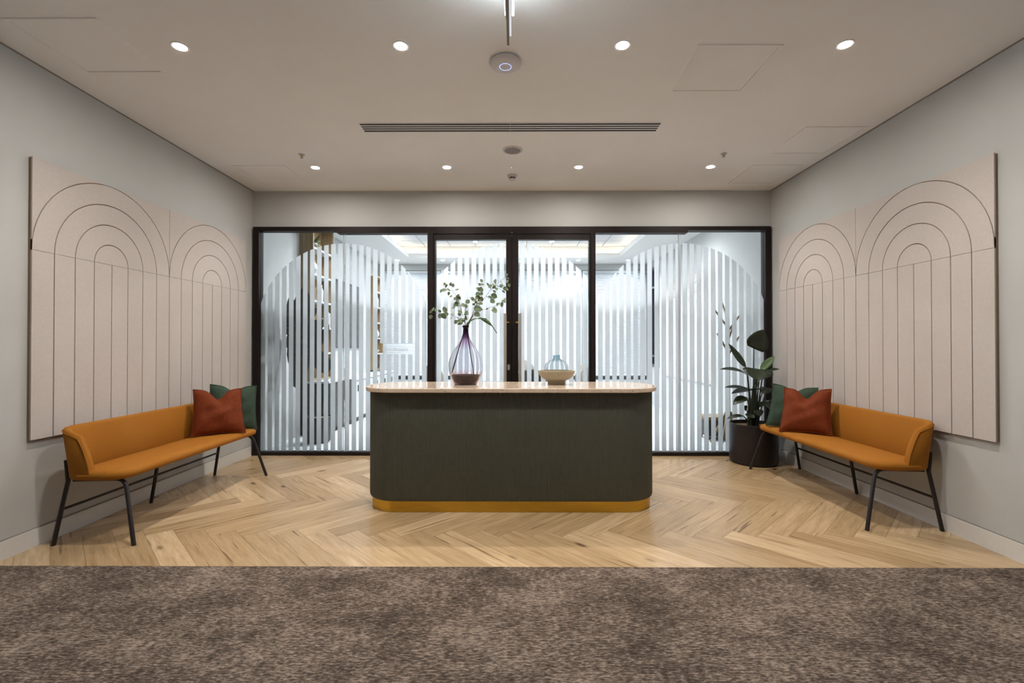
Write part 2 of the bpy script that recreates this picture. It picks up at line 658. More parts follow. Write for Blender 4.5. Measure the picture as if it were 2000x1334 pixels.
# walls
wl = MB().box(XL - 0.12, XL, YREAR, YB + 0.15, -0.1, 3.45).build('wall_left', M['wall'])
tag(wl, 'white painted wall on the left behind the mustard bench', 'wall', kind=S)
WY0, WY1, WZ0, WZ1 = 9.36, 9.98, 0.80, 2.86      # side window of the meeting room
wr = MB().box(XR, XR + 0.12, YREAR, WY0, -0.1, 3.45).box(XR, XR + 0.12, WY1, YB + 0.15, -0.1, 3.45) \
    .box(XR, XR + 0.12, WY0, WY1, -0.1, WZ0).box(XR, XR + 0.12, WY0, WY1, WZ1, 3.45).build('wall_right', M['wall'])
tag(wr, 'white painted wall on the right behind the planter and bench', 'wall', kind=S)
ZTOP = 2.5865
wb = MB().box(XL, XR, YG - 0.02, YG + 0.10, ZTOP, H).build('wall_back', M['wall'])
tag(wb, 'cream painted wall band above the dark glass partition', 'wall', kind=S)
wrear = MB().box(XL - 0.12, XR + 0.12, YREAR - 0.12, YREAR, -0.1, 3.2).build('wall_rear', M['wall'])
tag(wrear, 'plain white wall behind the carpeted foreground', 'wall', kind=S)
ce = MB().box(XL, XR, YREAR, YG + 0.10, H, H + 0.12).build('ceiling', M['ceil'])
tag(ce, 'cream ceiling with two rows of downlights', 'ceiling', kind=S)
for i, (nm, x0, x1) in enumerate((('trim_1', XL, XL + 0.008), ('trim_2', XR - 0.008, XR))):
    t = MB().box(x0, x1, YREAR, YG - 0.02, H - 0.006, H).build(nm, M['gapshade'])  # solid strip, its grey stands in for the shade of a recess
    tag(t, 'grey strip painted as the shadow gap where ceiling meets the ' + ('left' if i == 0 else 'right') + ' wall', 'trim', kind=S)
for side, x0, x1, xg0, xg1 in (('left', XL, XL + 0.014, XL, XL + 0.006), ('right', XR - 0.014, XR, XR - 0.006, XR)):
    b = MB().box(x0, x1, YREAR, YG - 0.06, 0.0, 0.108).build('baseboard_' + side, M['trimw'])
    tag(b, 'white baseboard along the %s wall with a painted shadow line on top' % side, 'baseboard', kind=S)
    MB().box(xg0, xg1, YREAR, YG - 0.06, 0.108, 0.113).build('painted_shadow_line', M['gapshade'], b)  # groove shade painted as a thin grey strip above the board

# meeting room shell
VX0, VX1, VY0, VY1 = -2.12, 2.09, 6.10, 9.33     # opening in the soffit
mc = MB()
mc.box(XL, VX0, YG + 0.1, YB, H, H + 0.05).box(VX1, XR, YG + 0.1, YB, H, H + 0.05)
mc.box(VX0, VX1, YG + 0.1, VY0, H, H + 0.05).box(VX0, VX1, VY1, YB, H, H + 0.05)
mc.box(VX0 - 0.02, VX0, VY0, VY1, H + 0.0501, H + 0.09).box(VX1, VX1 + 0.02, VY0, VY1, H + 0.0501, H + 0.09)
mc.box(VX0, VX1, VY1, VY1 + 0.02, H + 0.0501, H + 0.09).box(VX0, VX1, VY0 - 0.02, VY0, H + 0.0501, H + 0.09)
mc.box(XL, XR, YG + 0.1, YB, H + 0.30, H + 0.38)
CV = 0.22
for x0, x1, y0, y1 in ((VX0 - CV - 0.05, VX0 - CV, VY0 - CV, VY1 + CV), (VX1 + CV, VX1 + CV + 0.05, VY0 - CV, VY1 + CV),
                       (VX0 - CV, VX1 + CV, VY0 - CV - 0.05, VY0 - CV), (VX0 - CV, VX1 + CV, VY1 + CV, VY1 + CV + 0.05)):
    mc.box(x0, x1, y0, y1, H + 0.05, H + 0.30)
mceil = mc.build('ceiling', M['trimw'])
tag(mceil, 'white soffit and raised coffer of the meeting room ceiling', 'ceiling', kind=S)
tn, tm = 9, 7
tx0, tx1, ty0, ty1 = VX0 - CV, VX1 + CV, VY0 - CV, VY1 + CV
for i in range(tn):
    for j in range(tm):
        dx, dy = (tx1 - tx0) / tn, (ty1 - ty0) / tm
        MB().box(tx0 + i * dx + 0.006, tx0 + (i + 1) * dx - 0.006, ty0 + j * dy + 0.006, ty0 + (j + 1) * dy - 0.006, H + 0.27, H + 0.297).build('ceiling_tile', M['tile'], mceil)
bpy.context.view_layer.update()

# window wall with three bays
PIER = [(XL, -2.905), (-1.583, -1.513), (1.385, 1.455), (2.862, XR)]
ww = MB().box(XL, XR, YB, YB + 0.15, -0.1, 0.50).box(XL, XR, YB, YB + 0.15, 2.87, 3.45)
for a, b in PIER:
    ww.box(a, b, YB, YB + 0.15, 0.50, 2.87)
wwo = ww.build('wall_window', M['wall'])
tag(wwo, 'meeting room far wall holding three wide blinded windows', 'wall', kind=S)

baytext = ('left', 'middle', 'right')
for i in range(3):
    x0, x1 = PIER[i][1], PIER[i + 1][0]
    f = MB()
    for a, b, c, d in ((x0, x0 + 0.04, 0.5, 2.87), (x1 - 0.04, x1, 0.5, 2.87), (x0, x1, 0.5, 0.60), (x0, x1, 2.83, 2.87)):
        f.box(a, b, YB + 0.04, YB + 0.10, c, d)
    if i == 1:
        f.box((x0 + x1) / 2 - 0.025, (x0 + x1) / 2 + 0.025, YB + 0.04, YB + 0.10, 0.60, 2.83)
    fo = f.build('window_%d' % (i + 3), M['tealgl'])
    tag(fo, '%s window of the meeting room behind white venetian blinds' % baytext[i], 'window', kind=S)
    p = MB().box(x0 + 0.04, x1 - 0.04, YB + 0.066, YB + 0.074, 0.60, 2.83).build('pane', M['pane'], fo)
    # mullion cover post between bays
    bl = thing('venetian_blind', 'white venetian blind in the %s bay of the window wall' % baytext[i], 'blind', ((x0 + x1) / 2, YB - 0.04, 0.52), group='venetian blinds of the meeting room')
    hw = (x1 - x0) / 2 - 0.015
    MB().box(-hw, hw, -0.025, 0.025, 2.27, 2.33).build('headrail', M['white'], bl, bevel=0.004)
    MB().box(-hw, hw, -0.02, 0.02, 0.065, 0.085).build('bottom_rail', M['white'], bl, bevel=0.004)
    sl = MB()
    nsl = 67
    for k in range(nsl):
        z = 0.10 + k * (2.27 - 0.10) / nsl
        th = R(57)
        dy, dz = 0.0175 * math.cos(th), 0.0175 * math.sin(th)
        sl.add([(-hw, -dy, z - dz), (hw, -dy, z - dz), (hw, -0.001, z + 0.0025), (-hw, -0.001, z + 0.0025), (-hw, dy, z + dz), (hw, dy, z + dz)],
               [(0, 1, 2, 3), (3, 2, 5, 4)])
    so = sl.build('slats', M['slat'], bl)
    so['kind'] = 'stuff'
    for t in (-0.8, 0.8):
        MB().tube([(hw * t, -0.022, 0.08), (hw * t, -0.022, 2.28)], 0.002, 5).build('ladder_cord', M['white'], bl)
for nm, (a, b) in (('trim_3', PIER[1]), ('trim_4', PIER[2])):
    t = MB().box(a, b, YB - 0.08, YB, 0.0, 2.87).build(nm, M['greymul'], bevel=0.004)
    tag(t, 'grey mullion post between the middle and %s window bays' % ('left' if nm == 'trim_3' else 'right'), 'trim', kind=S)
# side window on the right wall
f = MB()
for a, b, c, d in ((WY0, WY0 + 0.05, WZ0, WZ1), (WY1 - 0.05, WY1, WZ0, WZ1), (WY0, WY1, WZ0, WZ0 + 0.05), (WY0, WY1, WZ1 - 0.05, WZ1), (WY0, WY1, 2.42, 2.46), (WY0, WY1, 1.0, 1.04)):
    f.box(XR - 0.03, XR + 0.06, a, b, c, d)
fo = f.build('window_6', M['tealgl'])
tag(fo, 'narrow dark framed window in the meeting room right wall', 'window', kind=S)
p = MB().box(XR + 0.026, XR + 0.034, WY0 + 0.05, WY1 - 0.05, WZ0 + 0.05, WZ1 - 0.05).build('pane', M['pane'], fo)

# ------------------------------------------------------------------ glass partition
FY0, FY1 = YG - 0.05, YG + 0.05         # frame depth
GYa, GYb = YG - 0.006, YG + 0.006        # glass
ZB = 0.0


def gx(p):
    return (p - 1004.5) * MPP


def gz(p):
    return CAMH - (p - 674) * MPP


ZS = gz(881.5)                           # top of the bottom rail
STW = 0.0525
SPX = 13.72


def arch_top(xc, zc, rad, x):
    d = x - xc
    return zc + math.sqrt(max(rad * rad - d * d, 0.0004))


def stripe_set(root, xc_px, top_px, rad_px, offs, z0, yf, sign=None):
    xc, rad = gx(xc_px), rad_px * MPP
    zc = gz(top_px) - rad
    for o_ in offs:
        x = xc + o_ * MPP
        a, b = x - STW / 2, x + STW / 2
        n = 4
        tops = [(b - (b - a) * k / n) for k in range(n + 1)]
        body = [(t, arch_top(xc, zc, rad, t)) for t in tops]
        pieces = [[(a, z0), (b, z0)] + body]
        if sign and sign[0] - 0.01 < x < sign[1] + 0.01:
            pieces = [[(a, z0), (b, z0), (b, sign[2]), (a, sign[2])], [(a, sign[3]), (b, sign[3])] + body]
        m = MB()
        for pc in pieces:
            m.prism(pc, yf - 0.0006, yf, 'y')
        st = m.build('film_stripe', M['film'], root)


def fixed_light(name, label, xa, xb, xj, xc, mirror):
    """fixed glazing: outer frame, two panes with a butt joint, film stripes"""
    f = MB()
    x0, x1 = gx(xa), gx(xb)
    fw = 11 * MPP
    if not mirror:
        f.box(x0, x0 + fw, FY0, FY1, ZB, ZTOP)
        f.box(x0 + fw, x1, FY0, FY1, ZTOP - 8 * MPP, ZTOP)
        f.box(gx(660), x1, FY0, FY1, ZTOP - 12.5 * MPP, ZTOP - 8 * MPP)
        f.box(x0 + fw, x1, FY0, FY1, ZB, ZS)
        ga, gb = x0 + fw, x1
    else:
        f.box(x1 - fw, x1, FY0, FY1, ZB, ZTOP)
        f.box(x0, x1 - fw, FY0, FY1, ZTOP - 8 * MPP, ZTOP)
        f.box(x0, gx(1340), FY0, FY1, ZTOP - 12.5 * MPP, ZTOP - 8 * MPP)
        f.box(x0, x1 - fw, FY0, FY1, ZB, ZS)
        ga, gb = x0, x1 - fw
    o = f.build(name, M['dark'])
    tag(o, label, 'partition', kind=S)
    j = gx(xj)
    for a, b in ((ga, j - 0.002), (j + 0.002, gb)):
        p = MB().box(a, b, GYa, GYb, ZS, ZTOP - 8 * MPP).build('pane', M['pane'], o)
    for q in (j - 0.012, j + 0.010):
        s = MB().box(q, q + 0.003, GYa - 0.001, GYb + 0.001, ZS, ZTOP - 8 * MPP).build('joint_seal', M['white'] if q > j else M['greymul'], o)
    offs = [s_ * (6.87 + SPX * k) for k in range(12) for s_ in (-1, 1)]
    sign = (gx(740), gx(808), gz(692.5), gz(670.5)) if not mirror else None
    stripe_set(o, xc, 475, 171, offs, ZS + 0.004, GYa - 0.0005, sign)
    return o


win1 = fixed_light('window_1', 'left fixed glass panels of the dark framed partition with frosted arch stripes', 497, 836, 672, 671, False)
win2 = fixed_light('window_2', 'right fixed glass panels of the dark framed partition beside the planter', 1162, 1501, 1326.5, 1330, True)
# room name in white vinyl inside the clear sign band
cu = bpy.data.curves.new('sign_text', 'FONT')
cu.body = 'Boardroom'
cu.size = 0.062
cu.extrude = 0.0004
cu.align_x = 'CENTER'
txo = bpy.data.objects.new('tmp_text', cu)
col.objects.link(txo)
bpy.context.view_layer.update()
me = bpy.data.meshes.new_from_object(txo.evaluated_get(bpy.context.evaluated_depsgraph_get()))
bpy.data.objects.remove(txo)
me.materials.clear()
me.materials.append(M['letter'])
lo = bpy.data.objects.new('sign_lettering', me)
col.objects.link(lo)
lo.parent = win1
lo.location = Vector((gx(772), GYa - 0.002, gz(685.5))) - win1.location
lo.rotation_euler = (R(90), 0, 0)
lo['label'] = 'white vinyl room name on the clear band of the glass'

# door posts and doors
df = MB()
df.box(gx(836), gx(847), FY0, FY1, ZB, ZTOP).box(gx(1153), gx(1162), FY0, FY1, ZB, ZTOP)
df.box(gx(847), gx(1153), FY0, FY1, gz(458), ZTOP)
dfo = df.build('trim_5', M['dark'], bevel=0.003)
tag(dfo, 'dark bronze frame around the double glass doors', 'door frame', kind=S)
MB().lathe([(0.0, 0.0), (0.006, 0.0), (0.006, 0.006), (0.0, 0.006)], 10, (0, 0, 0)).build('indicator_dot', M['white'], dfo, origin=(0, 0, 0)).location = Vector((gx(1000), FY0 - 0.003, gz(456.5))) - dfo.location
for i, (nm, xa, xb, ga, gb, sgn) in enumerate((('door_1', 847.6, 999.5, 851.5, 988.5, -1), ('door_2', 1000.3, 1152.6, 1012.5, 1149.5, 1))):
    d = MB()
    x0, x1, a, b = gx(xa), gx(xb), gx(ga), gx(gb)
    zt, z0 = gz(459.0), 0.008
    d.box(x0, a, FY0 + 0.012, FY1 - 0.012, z0, zt).box(b, x1, FY0 + 0.012, FY1 - 0.012, z0, zt)
    d.box(a, b, FY0 + 0.012, FY1 - 0.012, gz(468.5), zt).box(a, b, FY0 + 0.012, FY1 - 0.012, z0, ZS + 0.05)
    do = d.build(nm, M['dark'], bevel=0.002)
    tag(do, '%s leaf of the double glass door with frosted stripes and long pull handle' % ('left', 'right')[i], 'door', kind=S)
    p = MB().box(a, b, GYa, GYb, ZS + 0.05, gz(468.5)).build('pane', M['pane'], do)
    stripe_set(do, 1000, 473, 190, [sgn * (19.9 + 13.67 * k) for k in range(10)], ZS + 0.054, GYa - 0.0005)
    hx = gx(987) if sgn < 0 else gx(1015.5)
    h = MB().tube([(hx, FY0 - 0.045, 0.62), (hx, FY0 - 0.045, gz(613))], 0.0165, 12)
    ho = h.build('pull_handle', M['steel'], do, smooth=40)
    for zz in (gz(630.5), 0.78):
        xs = gx(993.5) if sgn < 0 else gx(1008.5)
        q = MB().tube([(hx, FY0 - 0.045, zz), (xs, FY0 - 0.045, zz), (xs, FY0 + 0.012, zz)], 0.008, 8).build('handle_mount', M['brass'], ho, smooth=40)
    if i == 1:
        MB().box(gx(999.9) - 0.012, gx(999.9) + 0.012, FY1 - 0.012, FY1 - 0.006, 0.008, zt).build('astragal', M['dark'], do)
    if i == 0:
        k = MB().prism([(0.014 * math.cos(t), (0.020 if math.sin(t) > 0 else -0.020) + 0.014 * math.sin(t)) for t in [2 * PI * (q + 0.5) / 16 for q in range(16)]], -0.006, 0.002, 'y').build('lock_plate', M['steel'], do, origin=(0, 0, 0))
        k.location = Vector((gx(993.5), FY0 + 0.011, gz(717))) - do.location

# ------------------------------------------------------------------ reception desk
DXC = -0.026
desk = thing('reception_desk', 'olive grey fluted reception desk with pale terrazzo top and gold plinth', 'desk', (DXC, 3.41, 0))
BY0, BY1 = 0.042, 0.615                  # body depth in desk space
hwb = 1.108


def resample(loop, step):
    """points with normals at even steps along a closed xy loop"""
    pts = [Vector((p[0], p[1])) for p in loop]
    out = []
    tot = sum((pts[(i + 1) % len(pts)] - pts[i]).length for i in range(len(pts)))
    n = int(tot / step)
    step = tot / n
    i, acc = 0, 0.0
    seg = (pts[1] - pts[0]).length
    for k in range(n):
        s_ = k * step
        while s_ > acc + seg:
            acc += seg
            i += 1
            seg = (pts[(i + 1) % len(pts)] - pts[i % len(pts)]).length
        a, b = pts[i % len(pts)], pts[(i + 1) % len(pts)]
        t = (s_ - acc) / max(seg, 1e-9)
        d = (b - a).normalized()
        out.append((a + (b - a) * t, Vector((d.y, -d.x))))
    return out


base_loop = rrect(-hwb, hwb, BY0, BY1, (0.25, 0.25, 0.25, 0.25), 0, seg=14)
FL = 0.0125
fl = resample(base_loop, FL / 4)


def flute(k):
    return -0.0042 * (0.5 + 0.5 * math.cos(2 * PI * k / 4)) ** 1.0


loops = []
for z, ins in ((0.086, 0.030), (0.086, 0.012), (0.092, 0.004), (0.104, 0.0), (0.894, 0.0)):
    loops.append([(p.x - n.x * ins + n.x * flute(k), p.y - n.y * ins + n.y * flute(k), z) for k, (p, n) in enumerate(fl)])
MB().loft(loops).build('fluted_body', M['desk'], desk, smooth=30)
pl = [rrect(-1.093, 1.093, 0.07, 0.585, (0.235,) * 4, z, seg=14) for z in (0.001, 0.090)]
MB().loft(pl).build('plinth', M['brass'], desk, smooth=40)
ct = []
for z, ins in ((0.896, 0.004), (0.900, 0.0), (0.924, 0.0), (0.928, 0.004)):
    ct.append(rrect(-1.136, 1.136, 0.0, 0.645, (0.275,) * 4, z, ins, seg=16))
MB().loft(ct).build('countertop', M['terrazzo'], desk, smooth=40)
ZT = 0.928

# ------------------------------------------------------------------ felt wall panels
RP = 0.5695
PZ0, PZ1, PZH = 0.664, 2.404, 1.832
GR = 0.0035                               # half a groove


def arc(c, r_, a0, a1, n):
    return [(c + r_ * math.cos(R(a0 + (a1 - a0) * k / n)), PZH + r_ * math.sin(R(a0 + (a1 - a0) * k / n))) for k in range(n + 1)]


def wall_panel(label, y0, face, sgn):
    """felt panel: a backing with arch bands and strips standing proud of it; face = x of its front"""
    root = thing('acoustic_panel', label, 'wall panel', (face - sgn * 0.025, y0, PZ0), group='arched felt wall panels')
    xb, xf = 0.0, sgn * 0.016
    xf2 = sgn * 0.025
    W4 = 4 * RP
    zt, zh = PZ1 - PZ0, PZH - PZ0

    def piece(poly, nm='felt_band', star=None):
        poly = [(u, v - PZ0) for u, v in poly]
        a, b = xf, xf2
        m = MB()
        n = len(poly)
        vs = [(a, u, v) for u, v in poly] + [(b, u, v) for u, v in poly]
        fs = [(i, (i + 1) % n, n + (i + 1) % n, n + i) for i in range(n)]
        if star:                           # polygon made of two rails: quads between them
            h = n // 2
            for i in range(h - 1):
                j = n - 1 - i
                fs.append((n + i, n + i + 1, n + j - 1, n + j))
                fs.append((i, i + 1, j - 1, j))
        else:
            fs += [tuple(range(n)), tuple(range(n, 2 * n))]
        m.add(vs, fs)
        o = m.build(nm, M['felt'], root)
        return o
    MB().box(min(xb, xf), max(xb, xf), 0.004, W4 - 0.004, 0.004, zt - 0.004).build('backing', M['feltback'], root)
    for k in range(2):
        c = RP * (2 * k + 1)
        for i in range(8):
            a = c - RP + i * RP / 4
            piece([(a + GR, PZ0), (a + RP / 4 - GR, PZ0), (a + RP / 4 - GR, PZH - 0.0012), (a + GR, PZH - 0.0012)], 'felt_strip')
        n = 28
        for q in (4, 3, 2):
            ro, ri = RP * q / 4 - GR, RP * (q - 1) / 4 + GR
            outer = arc(c, ro, 0, 180, n)
            inner = arc(c, ri, 180, 0, n)
            piece([(u, v + 0.0012) for u, v in outer + inner], 'felt_arch', True)
        piece([(u, v + 0.0012) for u, v in arc(c, RP / 4 - GR, 0, 180, n)], 'felt_arch')
        for s_ in (-1, 1):
            rail = arc(c, RP + GR, 90 if s_ > 0 else 90, 0 if s_ > 0 else 180, 14)
            edge = c + s_ * (RP - GR * 0.6)
            rail = [(min(u, edge) if s_ > 0 else max(u, edge), v) for u, v in rail]
            top = [(u, max(PZ1, v + 0.002)) for u, v in rail][::-1]
            piece(rail + top, 'felt_corner', True)
    return root


wall_panel('pale felt panel grooved with two arches on the left wall', 2.829, XL + 0.026, 1)
wall_panel('pale felt panel grooved with two arches on the right wall', 2.806, XR - 0.026, -1)
wall_panel('far pale felt arch panel inside the meeting room', 6.75, XR - 0.026, -1)

# ------------------------------------------------------------------ benches
def make_bench(label):
    b = thing('bench', label, 'bench', group='mustard upholstered benches')
    L = 0.80
    seat = []
    for z, ins in ((0.402, 0.05), (0.402, 0.025), (0.410, 0.008), (0.425, 0.0), (0.440, 0.002), (0.453, 0.012), (0.461, 0.032), (0.466, 0.07), (0.468, 0.12)):
        seat.append(rrect(-L, L, 0.075, 0.440, (0.10, 0.13, 0.13, 0.10), z, ins, 8))
    MB().loft(seat).build('seat', M['mustard'], b, smooth=60)
    # wrap-around back
    L = 0.775
    path = []
    yw, yb, rc = 0.235, 0.075, 0.085
    nw, na, nb = 7, 6, 12
    for k in range(nw):
        path.append(((-L, yw + (yb + rc - yw) * k / nw), (-1, 0)))
    for k in range(na):
        a = R(180 + 90 * k / na)
        path.append(((-L + rc + rc * math.cos(a), yb + rc + rc * math.sin(a)), (math.cos(a), math.sin(a))))
    for k in range(nb):
        path.append(((-L + rc + (2 * L - 2 * rc) * k / nb, yb), (0, -1)))
    left = path
    path = left + [((-p[0], p[1]), (-n[0], n[1])) for p, n in left[nw + na:nw + na + 1]] + [((-p[0], p[1]), (-n[0], n[1])) for p, n in reversed(left[:nw + na])]
    tot = nw + na
    rings = []
    T = 0.021
    for i, (p, n) in enumerate(path):
        t = min(i, len(path) - 1 - i) / tot
        t = min(t, 1.0)
        hgt = 0.47 + 0.262 * math.sin(t * PI / 2) ** 0.75
        z0 = 0.405
        ring = []
        for (off, z) in ((-T * 0.5, z0), (-T, z0 + 0.012), (-T, z0 + (hgt - z0) * 0.5), (-T, hgt - 0.018), (-T * 0.6, hgt - 0.004), (0, hgt), (T * 0.6, hgt - 0.004), (T, hgt - 0.018), (T, z0 + (hgt - z0) * 0.5), (T, z0 + 0.012), (T * 0.5, z0)):
            lean = 0.15 * (z - z0) * max(0.0, -n[1])
            o_ = off + lean
            ring.append((p[0] + n[0] * o_, p[1] + n[1] * o_, z))
        rings.append(ring)
    back = MB().loft(rings).build('backrest', M['mustard'], b, smooth=60)
    # piping seam along the outer top edge
    seam = [Vector(r_[7]) + Vector((0, 0, 0.002)) for r_ in rings]
    MB().tube(seam, 0.0028, 6).build('piping', M['mustard'], back, smooth=60)
    r_ = 0.0125
    for s_ in (-1, 1):
        pts = [(s_ * 0.775, 0.500, 0.0)] + [tuple(q) for q in bez((s_ * 0.722, 0.408, 0.345), (s_ * 0.712, 0.388, 0.396), (s_ * 0.712, 0.330, 0.396), 5)] + [(s_ * 0.735, 0.085, 0.396)]
        MB().tube(pts, r_, 10).build('leg', M['black'], b, smooth=50)
        pts = [(s_ * 0.78, 0.0, 0.0), (s_ * 0.758, 0.070, 0.395), (s_ * 0.752, 0.052, 0.525)]
        MB().tube(pts, r_, 10).build('leg', M['black'], b, smooth=50)
    MB().tube([(0, 0.0, 0.0), (0, 0.068, 0.40)], r_, 10).build('leg', M['black'], b, smooth=50)
    MB().tube([(-0.772, 0.037, 0.218), (0.772, 0.037, 0.218)], 0.009, 8).build('stretcher', M['black'], b, smooth=50)
    MB().tube([(-0.72, 0.30, 0.396), (0.72, 0.30, 0.396)], 0.010, 8).build('seat_rail', M['black'], b, smooth=50)
    return b


bench = make_bench('mustard upholstered bench with black legs along the left wall')
bench.location = (-2.867, 3.672, 0)
bench.rotation_euler = (0, 0, R(-90))
bench2 = copy_tree(bench)
bench2['label'] = 'mustard upholstered bench with black legs along the right wall'
bench2.location = (2.868, 3.925, 0)
bench2.rotation_euler = (0, 0, R(90))


# ------------------------------------------------------------------ cushions
def cushion(label, mat, base, yaw, lean, size=0.45, thick=0.15, chop=0.07, roll=0.0, seed=1, group=None):
    """square cushion standing on its lower edge; base = middle of that edge, yaw = direction its face looks"""
    rr = random.Random(seed)
    root = thing('cushion', label, 'cushion', base, 0, group)
    n = 22
    h = size / 2
    ph = [rr.uniform(0, 6) for _ in range(4)]

    def pt(i, j, side):
        u = -1 + 2 * i / n
        v = -1 + 2 * j / n
        pin = 0.07
        x = h * u * (1 - pin * (1 - v * v))
        z = h * v * (1 - pin * (1 - u * u))
        z -= chop * math.exp(-(u / 0.33) ** 2) * max(0, v + 0.25) ** 1.3 / 1.25 ** 1.3
        x *= 1 - 0.05 * (v + 1)
        e = max(0.0, (1 - abs(u) ** 2.6)) ** 0.62 * max(0.0, (1 - abs(v) ** 2.6)) ** 0.62
        fold = 0.012 * math.sin(5 * u + 3 * v + ph[0]) + 0.008 * math.sin(9 * v - 4 * u + ph[1])
        y = side * (thick / 2 * e + fold * e * 0.6)
        y *= 1 - 0.35 * (chop / 0.07) * math.exp(-(u / 0.25) ** 2) * max(0, v)
        return Vector((x, y, z + h))
    m = MB()
    m.grid([[pt(i, j, -1) for j in range(n + 1)] for i in range(n + 1)], flip=False)
    m.grid([[pt(i, j, 1) for j in range(n + 1)] for i in range(n + 1)], flip=True)
    rot = Matrix.Rotation(yaw, 4, 'Z') @ Matrix.Rotation(-lean, 4, 'X') @ Matrix.Rotation(roll, 4, 'Y')
    m.v = [rot @ p for p in m.v]
    cov = m.build('cover', mat, root, smooth=80)
    border = [pt(i, 0, 1) for i in range(n + 1)] + [pt(n, j, 1) for j in range(1, n + 1)] + [pt(i, n, 1) for i in range(n - 1, -1, -1)] + [pt(0, j, 1) for j in range(n - 1, -1, -1)]
    p = MB().tube([rot @ q for q in border], 0.005, 6, caps=False)
    p.build('piping', mat, root, smooth=60)
    return root


zs = 0.466
# face direction is local -Y; yaw turns it
cushion('rust velvet cushion with a chopped top on the left bench', M['rust'], (-2.570, 4.050, zs), R(43), R(19), 0.41, 0.16, 0.085, roll=R(2), seed=3, group='velvet cushions')
cushion('dark green velvet cushion behind the rust one on the left bench', M['greenv'], (-2.594, 4.265, zs), R(40), R(15), 0.42, 0.13, 0.05, roll=R(5), seed=5, group='velvet cushions')
cushion('rust velvet cushion with a chopped top on the right bench', M['rust'], (2.565, 4.130, zs), R(-46), R(19), 0.41, 0.16, 0.085, roll=R(-2), seed=8, group='velvet cushions')
cushion('dark green velvet cushion leaning by the planter on the right bench', M['greenv'], (2.570, 4.36, zs), R(-42), R(15), 0.41, 0.13, 0.05, roll=R(3), seed=11, group='velvet cushions')


# ------------------------------------------------------------------ leaves and plants
def leaf_mesh(m, base, tip, width, up=(0, 0, 1), sag=0.0, cup=0.15, shape='oval', nu=8):
    base, tip, up = Vector(base), Vector(tip), Vector(up)
    d = tip - base
    side = d.cross(up)
    if side.length < 1e-4:
        side = Vector((1, 0, 0))
    side.normalize()
    nrm = side.cross(d).normalized()
    rows = []
    for i in range(nu + 1):
        t = i / nu
        if shape == 'oval':
            wv = math.sin(PI * t ** 0.8) ** 0.75
        elif shape == 'heart':
            wv = (math.sin(PI * min(1, t * 0.92 + 0.08) ** 0.62)) ** 0.7 if t < 0.999 else 0.0
        else:
            wv = math.sin(PI * t) ** 0.6 * (1 - 0.35 * t)
        hw_ = width / 2 * max(wv, 0.03)
        c = base + d * t - nrm * sag * (t * t) * d.length + nrm * sag * 0.5 * t * d.length
        row = []
        for j in range(5):
            s_ = -1 + j / 2
            row.append(c + side * hw_ * s_ + nrm * cup * hw_ * abs(s_) ** 1.5)
        rows.append(row)
    m.grid(rows)
    return m


def add_leaf(root, mat, *a, **k):
    o = leaf_mesh(MB(), *a, **k).build('leaf', mat, root, smooth=80)
    md = o.modifiers.new('thick', 'SOLIDIFY')
    md.thickness = 0.0012
    return o


# planter
PX, PY, PR = 2.548, 4.985, 0.236
pot = thing('planter', 'round black floor planter beside the glass partition', 'planter', (PX, PY, 0))
MB().lathe([(0.0, 0.004), (PR - 0.02, 0.004), (PR - 0.004, 0.012), (PR, 0.03), (PR, 0.415), (PR - 0.012, 0.418), (PR - 0.014, 0.39), (PR - 0.014, 0.36), (0, 0.36)], 48).build('pot', M['pot'], pot, smooth=40)
MB().lathe([(0.0, 0.385), (PR * 0.5, 0.383), (PR - 0.016, 0.378), (PR - 0.016, 0.365), (0, 0.365)], 32).build('soil', M['soil'], pot, smooth=60)

plant = thing('potted_plant', 'tall dark leafed plant growing from the round black planter', 'plant', (PX, PY, 0.385))


def pw(x, y, dy=0.0):
    p = px(x, y, PY + dy)
    return p - Vector((PX, PY, 0.385))


